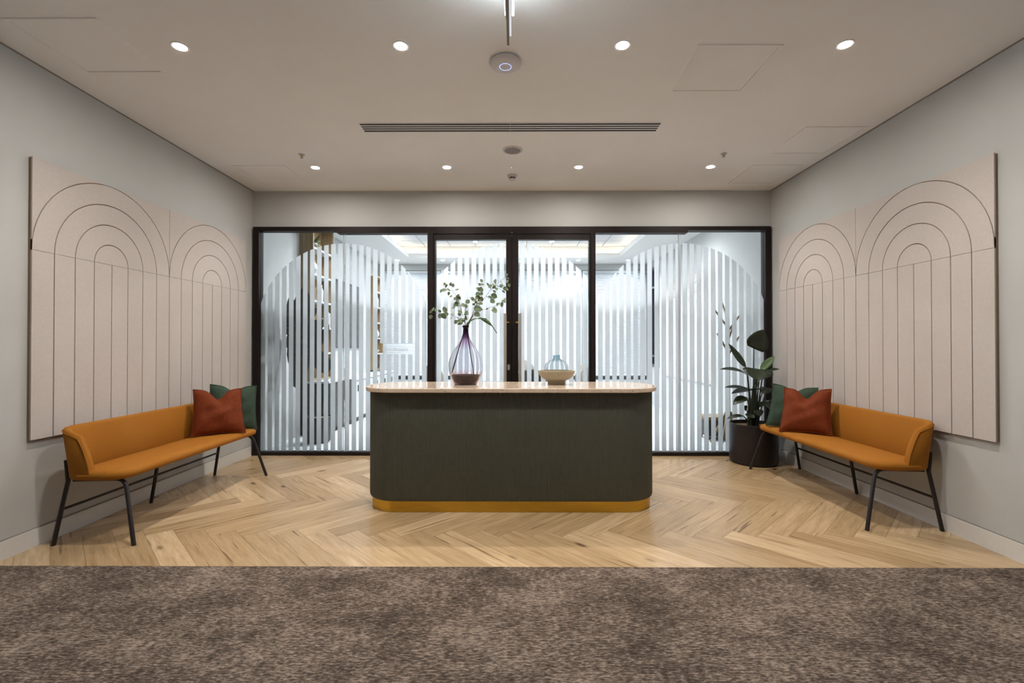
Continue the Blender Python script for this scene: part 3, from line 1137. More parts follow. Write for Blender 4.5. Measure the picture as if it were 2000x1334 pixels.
# stem base px, leaf base px, leaf tip px, depth offsets, width, up, sag, shape, bright
LEAVES = [
    ((1470, 822), (1471, 681), (1489, 644), 0.0, -0.02, 0.215, (0.3, -1, 0.35), 0.0, 'heart', 0),
    ((1466, 822), (1456, 718), (1420, 672), 0.02, 0.05, 0.085, (0.3, -1, 0.3), -0.1, 'blade', 0),
    ((1463, 822), (1459, 733), (1410, 713), -0.04, -0.08, 0.11, (0, -0.35, 1), 0.35, 'blade', 0),
    ((1470, 822), (1476, 720), (1478, 742), -0.10, -0.22, 0.235, (0, -0.6, 1), 0.1, 'oval', 0),
    ((1474, 822), (1484, 724), (1511, 696), 0.0, -0.05, 0.085, (-0.5, -0.8, 0.6), 0.0, 'blade', 1),
    ((1474, 822), (1490, 727), (1520, 718), -0.05, -0.08, 0.075, (0, -0.4, 1), 0.25, 'blade', 0),
    ((1471, 822), (1472, 738), (1476, 758), -0.04, -0.06, 0.085, (1, -1, 0.2), 0.0, 'oval', 1),
    ((1465, 822), (1462, 760), (1415, 753), -0.06, -0.12, 0.085, (0, -0.35, 1), 0.15, 'blade', 0),
    ((1467, 822), (1468, 760), (1428, 766), 0.05, -0.1, 0.09, (0, -0.3, 1), 0.1, 'oval', 0),
    ((1474, 822), (1470, 763), (1487, 758), -0.06, -0.2, 0.11, (0, -0.25, 1), 0.1, 'oval', 0),
    ((1463, 824), (1457, 776), (1431, 786), -0.08, -0.14, 0.085, (0.1, -0.5, 1), 0.3, 'oval', 0),
    ((1478, 822), (1498, 760), (1525, 775), 0.0, -0.02, 0.085, (0, -0.5, 1), 0.3, 'blade', 0),
    ((1476, 822), (1478, 795), (1503, 781), -0.05, -0.08, 0.07, (0, -0.5, 1), 0.1, 'blade', 0),
    ((1478, 824), (1490, 785), (1506, 801), 0.02, -0.05, 0.10, (0.4, -0.7, 1), 0.2, 'oval', 0),
    ((1458, 826), (1450, 812), (1420, 813), -0.12, -0.15, 0.05, (0, -0.6, 1), 0.35, 'blade', 0),
    ((1464, 824), (1456, 800), (1452, 792), -0.05, -0.08, 0.05, (0, -1, 0.5), 0.0, 'oval', 0),
    ((1472, 824), (1474, 800), (1484, 812), -0.1, -0.15, 0.11, (0.2, -0.7, 1), 0.2, 'oval', 0),
    ((1468, 824), (1462, 806), (1470, 816), -0.08, -0.16, 0.10, (-0.2, -0.8, 1), 0.1, 'oval', 0),
    ((1479, 822), (1486, 768), (1500, 757), 0.06, 0.1, 0.10, (0, -0.6, 1), 0.1, 'oval', 0),
]
for (sb, lb_, lt, d0, d1, wd, up, sag, shp, br) in LEAVES:
    s0 = pw(sb[0], 826, 0)
    s0.z = 0.0
    s0.y = d0 * 0.6
    p1, p2 = pw(*lb_, d0), pw(*lt, d1)
    ctrl = Vector((s0.x * 0.6 + p1.x * 0.4, s0.y, s0.z + (p1.z - s0.z) * 0.7))
    tube = bez(s0, ctrl, p1, 8)
    MB().tube(tube, [0.009 - 0.004 * i / 8 for i in range(9)], 6).build('stem', M['stem'], plant, smooth=60)
    add_leaf(plant, M['leafb'] if br else M['leaf'], p1, p2, wd * 1.22, up, sag, 0.2, shp)
for x0, x1, z1 in ((-0.05, -0.035, 0.30), (0.005, 0.01, 0.42), (0.035, 0.055, 0.26)):
    MB().tube([(x0, 0.0, -0.004), (x1, 0.01, z1)], [0.020, 0.013], 8).build('trunk', M['stem'], plant, smooth=60)

# ------------------------------------------------------------------ vase with eucalyptus
VX, VY = px(909.5, 752, 3.80).x, 3.80
vase = thing('demijohn_vase', 'large purple tinted glass demijohn vase on the desk top', 'vase', (VX, VY, ZT + 0.0005))
sc_ = 3.80 / FPX
prof = [(0.0, 0.0), (19, 0.0), (23.5, 2.5), (28, 11), (32, 22), (33.6, 33), (33.2, 42), (30.5, 52), (25.5, 62), (18.5, 73), (12.0, 82), (8.0, 90), (6.0, 98), (5.4, 106), (5.4, 110), (6.6, 111), (6.6, 114), (5.4, 114.8)]
prof = [(a * sc_, b * sc_) for a, b in prof]


def smooth_prof(pr, k=3):
    out = []
    n = len(pr)
    for i in range(n - 1):
        p0, p1, p2, p3 = pr[max(i - 1, 0)], pr[i], pr[i + 1], pr[min(i + 2, n - 1)]
        for j in range(k):
            t = j / k
            out.append(tuple(0.5 * (2 * p1[q] + (p2[q] - p0[q]) * t + (2 * p0[q] - 5 * p1[q] + 4 * p2[q] - p3[q]) * t * t + (3 * p1[q] - p0[q] - 3 * p2[q] + p3[q]) * t ** 3) for q in range(2)))
    out.append(pr[-1])
    return [(max(a, 0), max(b, 0)) for a, b in out]


def shell(outer, th):
    inner = []
    for i, (r_, z) in enumerate(outer):
        a = outer[max(i - 1, 0)]
        b = outer[min(i + 1, len(outer) - 1)]
        d = Vector((b[0] - a[0], b[1] - a[1]))
        d = d.normalized() if d.length > 1e-9 else Vector((0, 1))
        inner.append((max(r_ - d.y * th, 0), z + abs(d.x) * th if z < 0.02 else z + d.x * th))
    return outer + inner[::-1]


M['vase'] = glass('purple_tinted_glass', [(0.0, (0.66, 0.42, 0.44)), (0.16, (0.80, 0.66, 0.68)), (0.24, (0.93, 0.92, 0.95)), (0.6, (0.91, 0.90, 0.95)), (0.74, (0.66, 0.52, 0.66)), (0.84, (0.22, 0.10, 0.20)), (1.0, (0.07, 0.025, 0.06))], 0.0, 114 * sc_)
MB().lathe(shell(smooth_prof(prof), 0.0035), 48).build('glass_body', M['vase'], vase, smooth=60, origin=(0, 0, 0))
sand = [(0.0, 1.6), (18, 1.6), (22, 4), (26.3, 11), (29.2, 17.5), (15, 16.0), (0, 15.5)]
M['sand'] = plain('mauve_fill', (0.34, 0.19, 0.18), 0.8, var=0.2, nscale=30)
MB().lathe([(a * sc_ * 0.955, b * sc_ + 0.003) for a, b in sand], 40).build('mauve_fill', M['sand'], vase, smooth=60)


def vp(x, y, dy=0.0):
    p = px(x, y, VY + dy)
    return p


def zp(x, y):
    """from the zoomed measuring grid to frame pixels"""
    return (820 + x * 0.1874, 520 + y * 0.1874)


BR = [
    ('eucalyptus branch reaching lowest to the left from the vase', [(470, 600), (400, 540), (340, 510), (280, 487), (115, 492)], 0.02,
     [(115, 470, 20), (112, 530, 20), (165, 455, 14), (205, 465, 16), (208, 520, 22), (258, 448, 26), (252, 520, 28), (345, 490, 14), (375, 540, 22), (375, 582, 20), (325, 540, 8)], (882, 728)),
    ('eucalyptus branch rising to the upper left of the vase', [(480, 600), (430, 450), (400, 340), (340, 255), (240, 215)], -0.03,
     [(272, 200, 18), (243, 214, 16), (220, 258, 12), (250, 250, 24), (295, 245, 20), (320, 184, 14), (345, 196, 16), (300, 285, 12), (388, 242, 9), (320, 316, 9), (395, 318, 28), (385, 355, 20), (375, 398, 28), (350, 432, 10), (415, 328, 16), (418, 478, 22), (410, 500, 16)], (885, 726)),
    ('eucalyptus branch standing upright in the middle of the vase', [(490, 610), (540, 520), (590, 400), (625, 280), (645, 160)], 0.0,
     [(640, 148, 16), (655, 190, 18), (622, 188, 14), (610, 240, 22), (640, 242, 26), (600, 290, 22), (640, 292, 24), (572, 350, 24), (640, 342, 24), (600, 320, 24), (612, 390, 22), (640, 385, 14), (605, 440, 34), (600, 505, 28), (560, 395, 14), (585, 375, 14)], (911, 735)),
    ('short eucalyptus branch low in the middle of the vase', [(480, 610), (470, 560), (470, 480), (480, 400), (520, 345)], -0.06,
     [(495, 370, 22), (535, 336, 18), (450, 405, 24), (490, 425, 18), (465, 410, 20), (485, 490, 26), (440, 570, 22), (420, 590, 18), (480, 540, 24), (455, 560, 18), (405, 600, 12), (432, 555, 14)], (905, 738)),
    ('longest eucalyptus branch reaching up and right over the door stile', [(500, 600), (580, 470), (660, 350), (740, 240), (890, 110)], 0.05,
     [(785, 150, 18), (735, 205, 22), (770, 195, 22), (800, 238, 16), (850, 205, 18), (890, 235, 20), (905, 90, 12), (912, 160, 16), (930, 200, 16), (918, 125, 10), (775, 310, 30), (760, 365, 24), (730, 320, 12), (875, 265, 10), (780, 262, 10)], (924, 730)),
    ('eucalyptus branch bending right at middle height', [(500, 605), (560, 510), (640, 460), (750, 425), (880, 385)], -0.04,
     [(780, 465, 28), (855, 398, 26), (872, 365, 22), (806, 395, 14), (700, 445, 8)], (928, 740)),
]
br_i = 0
for label, path, dd, lvs, foot in BR:
    rb = thing('eucalyptus_branch', label, 'branch', (VX, VY, ZT + 0.43), 0, 'eucalyptus branches in the vase')
    o0 = Vector((VX, VY, ZT + 0.43))
    neck = Vector((VX + (br_i % 3 - 1) * 0.004, VY + (br_i % 2 - 0.5) * 0.006, ZT + 0.47))
    pts = []
    for k, (x, y) in enumerate(path):
        pts.append(vp(*zp(x, y), dd * (k + 1) / len(path)) - o0)
    pts = [neck - o0] + pts[1:]
    ft = vp(*((882 + br_i * 0.5, 728) if br_i in (0, 1, 3) else (928 - br_i * 0.3, 740)), 0.0) - o0
    ft.y = 0.004 * br_i - 0.01
    fin = []
    for k in range(len(pts) - 1):
        fin += [pts[k].lerp(pts[k + 1], t / 3) for t in range(3)]
    fin.append(pts[-1])
    MB().tube(fin, [0.0026 - 0.0016 * i / (len(fin) - 1) for i in range(len(fin))], 5).build('twig', M['twig'], rb, smooth=60)
    MB().tube([neck - o0, ft], [0.0026, 0.0024], 6).build('stem', M['twigd'], rb, smooth=60)
    rr = random.Random(br_i + 40)
    lvs = lvs + [(x + rr.uniform(-30, 30), y + rr.uniform(-24, 24), sz * rr.uniform(0.5, 0.8)) for (x, y, sz) in lvs if sz >= 18 and rr.random() < 0.6]
    for (x, y, sz) in lvs:
        c = vp(*zp(x, y), dd * 0.8 + rr.uniform(-0.03, 0.03)) - o0
        # leaf points away from the nearest place on its twig
        near = min(fin, key=lambda q: (q - c).length)
        d = c - near
        if d.length < 0.006:
            d = Vector((rr.uniform(-1, 1), 0, rr.uniform(-0.6, 1)))
        d.normalize()
        ln = max(sz, 17) * 2.5 * 0.1874 * sc_
        wd = sz * 2.2 * 0.1874 * sc_
        upv = Vector((rr.uniform(-0.5, 0.5), -1.0, rr.uniform(-0.2, 0.6)))
        add_leaf(rb, M['euca'], c - d * ln * 0.55, c + d * ln * 0.5, wd, upv, rr.uniform(-0.1, 0.2), 0.15, 'oval', nu=6)
        if (c - near).length > 0.012:
            MB().tube([near, c - d * ln * 0.5], 0.0008, 4).build('leaf_stalk', M['twig'], rb)
    br_i += 1
# long drooping leaf
dl = thing('drooping_leaf', 'single long green leaf drooping right from the vase neck', 'leaf', (VX, VY, ZT + 0.43))
o0 = Vector((VX, VY, ZT + 0.43))
ctrl = [(488, 640), (500, 600), (530, 565), (575, 545), (630, 540), (680, 560), (720, 590), (755, 625), (805, 700)]
pp = [vp(*zp(x, y), -0.005 * k) - o0 for k, (x, y) in enumerate(ctrl)]
wds = [0.016, 0.022, 0.012, 0.007, 0.012, 0.034, 0.026, 0.006, 0.002]
rows = []
for k, p in enumerate(pp):
    t = (pp[min(k + 1, len(pp) - 1)] - pp[max(k - 1, 0)]).normalized()
    sd = t.cross(Vector((0, -1, 0.25))).normalized()
    rows.append([p + sd * wds[k] * 0.5 * s_ + Vector((0, 0.004 * abs(s_), 0)) for s_ in (-1, -0.5, 0, 0.5, 1)])
lo_ = MB().grid(rows).build('blade', M['leafb'], dl, smooth=80)
lo_.modifiers.new('thick', 'SOLIDIFY').thickness = 0.002
MB().tube(pp, [0.004, 0.004, 0.003, 0.003, 0.002, 0.002, 0.0015, 0.001, 0.0008], 6).build('midrib', M['euca'], dl, smooth=60)

# ------------------------------------------------------------------ bowl and small glass vase
BX, BYY = px(1087, 752, 3.80).x, 3.81
bowl = thing('footed_bowl', 'sand coloured footed stone bowl on the desk top', 'bowl', (BX, BYY, ZT + 0.0005))
bp = [(0, 0), (16.5, 0), (17.2, 1), (17.0, 7.5), (24, 9.5), (31, 14.5), (35.0, 21), (36.4, 26), (35.6, 26.6), (34.6, 26.2), (33, 21), (29, 15.5), (22, 11.5), (10, 10), (0, 10)]
MB().lathe([(a * sc_, b * sc_) for a, b in bp], 48).build('bowl_body', M['bowl'], bowl, smooth=35)
gv = thing('bottle_vase', 'squat blue grey clear glass vase sitting in the stone bowl', 'vase', (BX, BYY, ZT + 0.0005 + 10.2 * sc_))
gp = [(0, 0), (12, 0), (18, 4), (22, 11), (23.6, 19), (22.8, 25), (19.5, 31), (14, 35.5), (9, 38), (7.0, 40), (6.6, 43), (7.4, 46)]
M['bluegl'] = glass('blue_grey_glass', [(0.0, (0.80, 0.88, 0.91)), (0.3, (0.94, 0.97, 0.98)), (0.7, (0.93, 0.96, 0.98)), (0.85, (0.58, 0.72, 0.77)), (1.0, (0.5, 0.66, 0.71))], 0, 46 * sc_)
MB().lathe(shell(smooth_prof([(a * sc_, b * sc_) for a, b in gp]), 0.003), 48).build('glass_body', M['bluegl'], gv, smooth=60, origin=(0, 0, 0))

# ------------------------------------------------------------------ ceiling fittings of the front room
def downlight(label, x, y, power, lens, spotcol, z, r_=0.036, size=124, group='ceiling downlights'):
    d = thing('downlight', label, 'downlight', (x, y, z), 0, group)
    MB().lathe([(r_, 0.0), (r_, -0.003), (r_ + 0.010, -0.004), (r_ + 0.012, 0.0)], 24).build('bezel', M['plasticw'], d, smooth=40)
    MB().lathe([(0, -0.001), (r_, -0.001), (r_, -0.0005), (0, -0.0005)], 24).build('lens', lens, d)
    ld = bpy.data.lights.new('downlight_beam', 'SPOT')
    ld.energy = power
    ld.color = spotcol
    ld.spot_size = R(size)
    ld.spot_blend = 1.0
    ld.shadow_soft_size = 0.035
    lo2 = bpy.data.objects.new('downlight_beam', ld)
    col.objects.link(lo2)
    lo2.parent = d
    lo2.location = (0, 0, -0.012)
    return d


order = ('leftmost', 'second', 'third', 'rightmost')
for ri, (yy, rowname) in enumerate(((2.714, 'front row of visible ceiling lights'), (4.578, 'far row of ceiling lights near the glass'))):
    for ci, xx in enumerate((-1.964, -0.665, 0.633, 1.930)):
        downlight('%s round downlight of the %s' % (order[ci], rowname), xx, yy, SPOT_W, M['lamp'], SPOT_COL, H)

# slot diffusers
for i, (x0, x1, nm) in enumerate(((-1.228, -0.0325, 'left'), (-0.0315, 1.158, 'right'))):
    d = thing('slot_diffuser', '%s half of the long four slot air diffuser in the ceiling' % nm, 'air vent', ((x0 + x1) / 2, 3.738, H), 0, 'slot air diffusers')
    hw_ = (x1 - x0) / 2
    MB().box(-hw_, hw_, -0.072, 0.072, -0.0015, 0.0).build('dark_slots', M['slot'], d)
    for k in range(5):
        yc = -0.072 + 0.144 * k / 4
        wv = 0.0085 if 0 < k < 4 else 0.004
        MB().box(-hw_, hw_, yc - wv, yc + wv, -0.0028, -0.0015).build('blade', M['plasticw'], d)

# access panels
for (x0, x1, y0, y1, label) in ((1.07, 1.573, 2.71, 3.217, 'square ceiling access panel right of the front downlights'),
                                (-2.75, -2.24, 2.47, 2.977, 'square ceiling access panel close to the left wall'),
                                (2.34, 2.84, 3.737, 4.266, 'square ceiling access panel above the right bench'),
                                (2.32, 2.82, 4.533, 5.05, 'square ceiling access panel in the far right corner'),
                                (-2.75, -2.24, 4.52, 5.05, 'square ceiling access panel in the far left corner')):
    a = thing('access_panel', label, 'access panel', ((x0 + x1) / 2, (y0 + y1) / 2, H), 0, 'ceiling access panels')
    hx_, hy_ = (x1 - x0) / 2, (y1 - y0) / 2
    f = MB()
    for q in ((-hx_, hx_, -hy_, -hy_ + 0.02), (-hx_, hx_, hy_ - 0.02, hy_), (-hx_, -hx_ + 0.02, -hy_ + 0.02, hy_ - 0.02), (hx_ - 0.02, hx_, -hy_ + 0.02, hy_ - 0.02)):
        f.box(*q, -0.006, 0.0)
    f.build('frame', M['ceil'], a)
    MB().box(-hx_ + 0.023, hx_ - 0.023, -hy_ + 0.023, hy_ - 0.023, -0.003, 0.0).build('door', M['ceil'], a)

# wireless access point
ap = thing('wireless_access_point', 'white dome access point with a blue light ring on the ceiling', 'access point', (-0.055, 2.87, H))
MB().lathe([(0.088, 0.0), (0.098, -0.008), (0.099, -0.014), (0.092, -0.021), (0.070, -0.028), (0.040, -0.0325), (0.0, -0.034)], 40).build('dome', M['plasticw'], ap, smooth=60)
MB().lathe([(0.034, -0.0330), (0.036, -0.0345), (0.038, -0.0325)], 40).build('light_ring', M['ledring'], ap, smooth=60)
# ceiling speaker
sp = thing('ceiling_speaker', 'round ceiling speaker with grey mesh grille', 'speaker', (-0.016, 4.177, H))
MB().lathe([(0.092, 0.0), (0.092, -0.004), (0.084, -0.008), (0.073, -0.006), (0.073, 0.0)], 40).build('rim', M['plasticw'], sp, smooth=50)
MB().lathe([(0.073, -0.004), (0.0, -0.005)], 40).build('grille', M['grille'], sp)
# smoke detector
sd = thing('smoke_detector', 'small white smoke detector on the ceiling near the glass', 'smoke detector', (-0.02, 4.80, H))
MB().lathe([(0.052, 0.0), (0.052, -0.012), (0.040, -0.022), (0.036, -0.024)], 32).build('base', M['plasticw'], sd, smooth=40)
MB().lathe([(0.030, -0.022), (0.030, -0.040)], 32).build('dark_chamber', M['slot'], sd)
for k in range(8):
    a = 2 * PI * k / 8 + 0.2
    MB().tube([(0.034 * math.cos(a), 0.034 * math.sin(a), -0.022), (0.034 * math.cos(a), 0.034 * math.sin(a), -0.042)], 0.003, 5).build('rib', M['plasticw'], sd)
MB().lathe([(0.036, -0.040), (0.034, -0.047), (0.018, -0.052), (0.0, -0.053)], 32).build('cap', M['plasticw'], sd, smooth=40)
# emergency light with a green led
em = thing('emergency_light', 'tiny ceiling emergency light with a green led', 'emergency light', (-0.02, 4.585, H))
MB().lathe([(0.030, 0.0), (0.028, -0.004), (0.010, -0.006), (0.0, -0.006)], 24).build('disc', M['ceil'], em, smooth=50)
MB().lathe([(0.004, -0.004), (0.003, -0.008), (0.0, -0.009)], 10, (-0.008, -0.012, 0)).build('led', M['ledg'], em)
# sprinklers
for nm, xx in (('left', -1.957), ('right', 1.920)):
    s = thing('sprinkler', 'pendent fire sprinkler head by the %s far downlight' % nm, 'sprinkler', (xx, 4.266, H), 0, 'ceiling sprinklers')
    MB().lathe([(0.028, 0.0), (0.026, -0.004), (0.012, -0.006), (0.0, -0.006)], 24).build('escutcheon', M['steel'], s, smooth=50)
    MB().tube([(0, 0, -0.004), (0, 0, -0.030)], 0.006, 8).build('body', M['brass'], s)
    MB().lathe([(0.0, -0.030), (0.016, -0.031), (0.016, -0.033), (0.0, -0.034)], 16).build('deflector', M['steel'], s)
    for q in (-1, 1):
        MB().tube([(0.008 * q, 0, -0.010), (0.011 * q, 0, -0.020), (0.002 * q, 0, -0.031)], 0.002, 5).build('frame_arm', M['brass'], s)

# linear pendant running away overhead
pdn = thing('linear_pendant', 'slim suspended linear light running overhead towards the viewer', 'pendant light', (-0.026, 2.35, H))
MB().box(-0.011, 0.001, -3.6, -0.005, -0.235, -0.165).build('profile', M['trimw'], pdn, bevel=0.002)
MB().box(-0.011, 0.001, -3.6, -0.005, -0.238, -0.235).build('bottom_edge', M['grille'], pdn)
MB().box(0.003, 0.012, -3.6, -0.075, -0.238, -0.200).build('diffuser_strip', M['strip'], pdn)
MB().box(0.001, 0.003, -3.6, -0.05, -0.230, -0.180).build('web', M['trimw'], pdn)
for q in (-0.015, 0.020):
    MB().tube([(q, -3.55, -0.13), (q, -0.07, -0.13)], 0.005, 8).build('led_tube', M['tube'], pdn)
for yy in (-0.12, -1.8, -3.4):
    MB().tube([(-0.005, yy, -0.17), (-0.005, yy, 0.0)], 0.0015, 5).build('suspension_cable', M['steel'], pdn)
MB().box(-0.018, 0.014, -3.55, -0.09, -0.165, -0.150).build('gear_tray', M['trimw'], pdn)

# ------------------------------------------------------------------ meeting room lights
cv = thing('cove_light', 'warm led strip hidden in the meeting room ceiling cove', 'cove light', ((VX0 + VX1) / 2, (VY0 + VY1) / 2, H + 0.06))
hx_, hy_ = (VX1 - VX0) / 2 + 0.12, (VY1 - VY0) / 2 + 0.12
for k, (dx, dy, ln, rz) in enumerate(((-hx_, 0, 2 * hy_, 90), (hx_, 0, 2 * hy_, 90), (0, -hy_, 2 * hx_, 0), (0, hy_, 2 * hx_, 0))):
    if rz:
        MB().box(dx - 0.012, dx + 0.012, -ln / 2, ln / 2, -0.008, 0.0).build('led_strip', M['cove'], cv)
    else:
        MB().box(-ln / 2, ln / 2, dy - 0.012, dy + 0.012, -0.008, 0.0).build('led_strip', M['cove'], cv)
    ld = bpy.data.lights.new('cove_glow', 'AREA')
    ld.shape = 'RECTANGLE'
    ld.size, ld.size_y = ln, 0.03
    ld.energy = COVE_W * ln / 4
    ld.color = (1.0, 0.88, 0.72)
    lo2 = bpy.data.objects.new('cove_glow', ld)
    col.objects.link(lo2)
    lo2.parent = cv
    lo2.location = (dx, dy, 0.004)
    lo2.rotation_euler = (R(180), 0, R(rz))
k = 0
for yy, rown in ((7.0, 'near'), (8.55, 'far')):
    for xx, cn in ((-1.3, 'left'), (-0.1, 'middle'), (1.1, 'right')):
        downlight('%s downlight in the %s row of the meeting room coffer' % (cn, rown), xx, yy, ROOM_SPOT_W, M['lampw'], (0.93, 0.97, 1.0), H + 0.27, 0.05, 150, 'meeting room coffer downlights')
for yy, rown in ((6.8, 'near'), (9.62, 'far')):
    for xx, cn in ((-2.42, 'left'), (-1.48, 'inner left'), (1.32, 'inner right'), (2.36, 'right')):
        if rown == 'near' and 'inner' in cn:
            continue
        downlight('%s soffit downlight in the %s row of the meeting room' % (cn, rown), xx, yy, ROOM_SPOT_W * (0.25 if rown == 'near' else 0.4), M['lamps'], (0.93, 0.97, 1.0), H, 0.04, 140, 'meeting room soffit downlights')
for cx_, nm in ((-1.30, 'left'), (-0.98, 'inner left'), (0.92, 'inner right'), (1.24, 'right')):
    d = thing('air_diffuser', '%s small slotted air diffuser in the meeting room ceiling' % nm, 'air vent', (cx_, 7.95, H + 0.27), 0, 'meeting room air diffusers')
    MB().box(-0.085, 0.085, -0.12, 0.12, -0.004, 0.0).build('plate', M['tile'], d)
    for q in range(4):
        MB().box(-0.075 + q * 0.045, -0.055 + q * 0.045, -0.11, 0.11, -0.006, -0.004).build('slot', M['slot'], d)

# ------------------------------------------------------------------ meeting room furniture
tb = thing('meeting_table', 'long white meeting table behind the glass doors', 'table', (-0.05, 7.9, 0))
MB().loft([rrect(-0.75, 0.75, -1.3, 1.3, (0.25,) * 4, z, i_, 8) for z, i_ in ((0.705, 0.02), (0.715, 0.0), (0.735, 0.0), (0.74, 0.005))]).build('table_top', M['white'], tb, smooth=40)
for yy in (-0.8, 0.8):
    MB().loft([rrect(-0.3, 0.3, yy - 0.08, yy + 0.08, (0.06,) * 4, z, 0, 6) for z in (0.0, 0.71)]).build('pedestal', M['white'], tb, smooth=40)


def chair(label, x, y, rz):
    c = thing('meeting_chair', label, 'chair', (x, y, 0), rz, 'meeting room chairs')
    MB().loft([rrect(-0.24, 0.24, -0.24, 0.22, (0.08,) * 4, z, i_, 5) for z, i_ in ((0.42, 0.03), (0.435, 0.0), (0.46, 0.0), (0.475, 0.03))]).build('seat', M['taupe'], c, smooth=50)
    rings = []
    for k in range(13):
        a = R(200 + 140 * k / 12)
        n_ = Vector((math.cos(a), math.sin(a), 0))
        p = n_ * 0.26 + Vector((0, 0.02, 0))
        h_ = 0.70 + 0.24 * math.sin(PI * k / 12) ** 0.6
        rings.append([(p + n_ * o_ + Vector((0, 0, z))) for o_, z in ((-0.02, 0.44), (-0.02, h_ - 0.02), (0, h_), (0.02, h_ - 0.02), (0.02, 0.44))])
    MB().loft(rings).build('backrest', M['taupe'], c, smooth=60)
    for sx in (-1, 1):
        for sy in (-1, 1):
            MB().tube([(sx * 0.23, sy * 0.22, 0), (sx * 0.16, sy * 0.15, 0.43)], 0.012, 8).build('leg', M['black'], c)
    return c


chair('taupe tub chair at the near right side of the meeting table', 0.95, 7.1, R(90))
chair('taupe tub chair at the far right side of the meeting table', 1.05, 8.35, R(90))
chair('taupe tub chair at the near left side of the meeting table', -1.1, 7.2, R(-90))
chair('taupe tub chair at the far left side of the meeting table', -1.25, 8.4, R(-90))
chair('taupe tub chair at the near end of the meeting table', 0.22, 6.25, R(180) + PI)
chair('taupe tub chair at the window end of the meeting table', 0.18, 9.45, R(180))

# media wall: dark base cabinet, open shelves, white slatted panelling, screen and credenza
bc = thing('base_cabinet', 'dark base cabinet with a pale top under the oak shelves', 'cabinet', (XL + 0.002, 6.43, 0))
MB().box(0.0, 0.40, 0.0, 0.86, 0.06, 0.715).build('carcass', M['darkcab'], bc)
MB().box(0.02, 0.37, 0.02, 0.84, 0.0, 0.06).build('toe_kick', M['slot'], bc)
MB().box(0.0, 0.42, -0.01, 0.87, 0.715, 0.74).build('worktop', M['white'], bc, bevel=0.003)
for k in range(2):
    d = MB().box(0.40, 0.418, 0.01 + 0.425 * k, 0.425 + 0.425 * k, 0.08, 0.70).build('cabinet_door', M['darkcab'], bc, bevel=0.002)
    MB().box(0.418, 0.426, 0.395 + 0.05 * k, 0.405 + 0.05 * k, 0.4, 0.6).build('handle', M['steel'], d)


def shelf_unit(label, y0, y1, depth, z0, z1, levels, mat):
    s = thing('open_shelves', label, 'shelf', (XL, y0, z0), 0, 'oak shelf units of the media wall')
    L_ = y1 - y0
    hgt = z1 - z0
    MB().box(0.0, 0.015, 0.0, L_, 0.0, hgt).build('back_panel', mat, s)
    for a in (0.0, L_ - 0.03):
        MB().box(0.015, depth, a, a + 0.03, 0.0, hgt).build('side_panel', mat, s)
    for k in range(levels + 1):
        z = (hgt - 0.025) * k / levels
        MB().box(0.015, depth, 0.03, L_ - 0.03, z, z + 0.025).build('shelf', M['white'] if 0 < k < levels else mat, s)
    return s


shelf_unit('tall oak open shelves standing on the dark base cabinet', 6.43, 7.16, 0.19, 0.741, 2.99, 6, M['oak'])
shelf_unit('narrow oak open shelves beside the window wall', 9.40, 9.86, 0.20, 0.741, 2.65, 6, M['oak'])

pn = thing('slatted_panelling', 'white vertical board panelling behind the wall screen', 'wall panel', (XL + 0.002, 7.31, 0.0))
nbd = 15
for k in range(nbd):
    w_ = 2.07 / nbd
    MB().box(0.0, 0.05, k * w_ + 0.004, (k + 1) * w_ - 0.004, 0.0, 2.99).build('board', M['white'], pn)
tv = thing('television_screen', 'large black wall screen on the white panelling', 'television', (XL + 0.054, 8.05, 1.20))
MB().box(0.0, 0.045, -0.76, 0.76, 0.0, 1.12).build('casing', M['black'], tv, bevel=0.004)
MB().box(0.045, 0.047, -0.748, 0.748, 0.012, 1.108).build('glass_screen', M['screen'], tv)
cr = thing('credenza', 'long low white credenza under the wall screen', 'cabinet', (XL + 0.054, 7.31, 0))
MB().box(0.0, 0.38, 0.0, 2.5, 0.08, 0.68).build('carcass', M['white'], cr)
MB().box(0.0, 0.41, -0.005, 2.51, 0.68, 0.71).build('top', M['white'], cr, bevel=0.003)
MB().box(0.02, 0.34, 0.02, 2.48, 0.0, 0.08).build('plinth', M['darkcab'], cr)
for k in range(5):
    MB().box(0.38, 0.398, 0.005 + 0.5 * k, 0.495 + 0.5 * k, 0.09, 0.67).build('cabinet_door', M['white'], cr, bevel=0.002)
    MB().box(0.398, 0.40, 0.19 + 0.5 * k, 0.31 + 0.5 * k, 0.50, 0.60).build('vent_slot', M['slot'], cr)


def shelf_pot(name, label, cat, loc, prof_, mat, grp=None):
    t = thing(name, label, cat, loc, 0, grp)
    MB().lathe(prof_, 24).build('body', mat, t, smooth=45)
    return t


def lvl(z0, z1, n, k):
    return z0 + (z1 - z0 - 0.025) * k / n + 0.0255


za = [lvl(0.741, 2.99, 6, k) for k in range(6)]
zb = [lvl(0.741, 2.65, 6, k) for k in range(6)]
xs_ = XL + 0.11
round_vase = [(0, 0), (0.035, 0), (0.065, 0.05), (0.07, 0.09), (0.045, 0.15), (0.022, 0.18), (0.028, 0.20), (0.02, 0.20), (0.0, 0.17)]
tall_vase = [(0, 0), (0.04, 0), (0.045, 0.02), (0.05, 0.16), (0.03, 0.22), (0.035, 0.25), (0.028, 0.25), (0.0, 0.2)]
disc_bowl = [(0, 0), (0.03, 0), (0.07, 0.05), (0.075, 0.07), (0.065, 0.065), (0.0, 0.02)]
shelf_pot('round_vase', 'round white vase on the fourth oak shelf', 'vase', (xs_, 6.62, za[4]), round_vase, M['white'])
shelf_pot('tall_vase', 'tall white vase on the third oak shelf', 'vase', (xs_, 6.85, za[3]), tall_vase, M['white'])
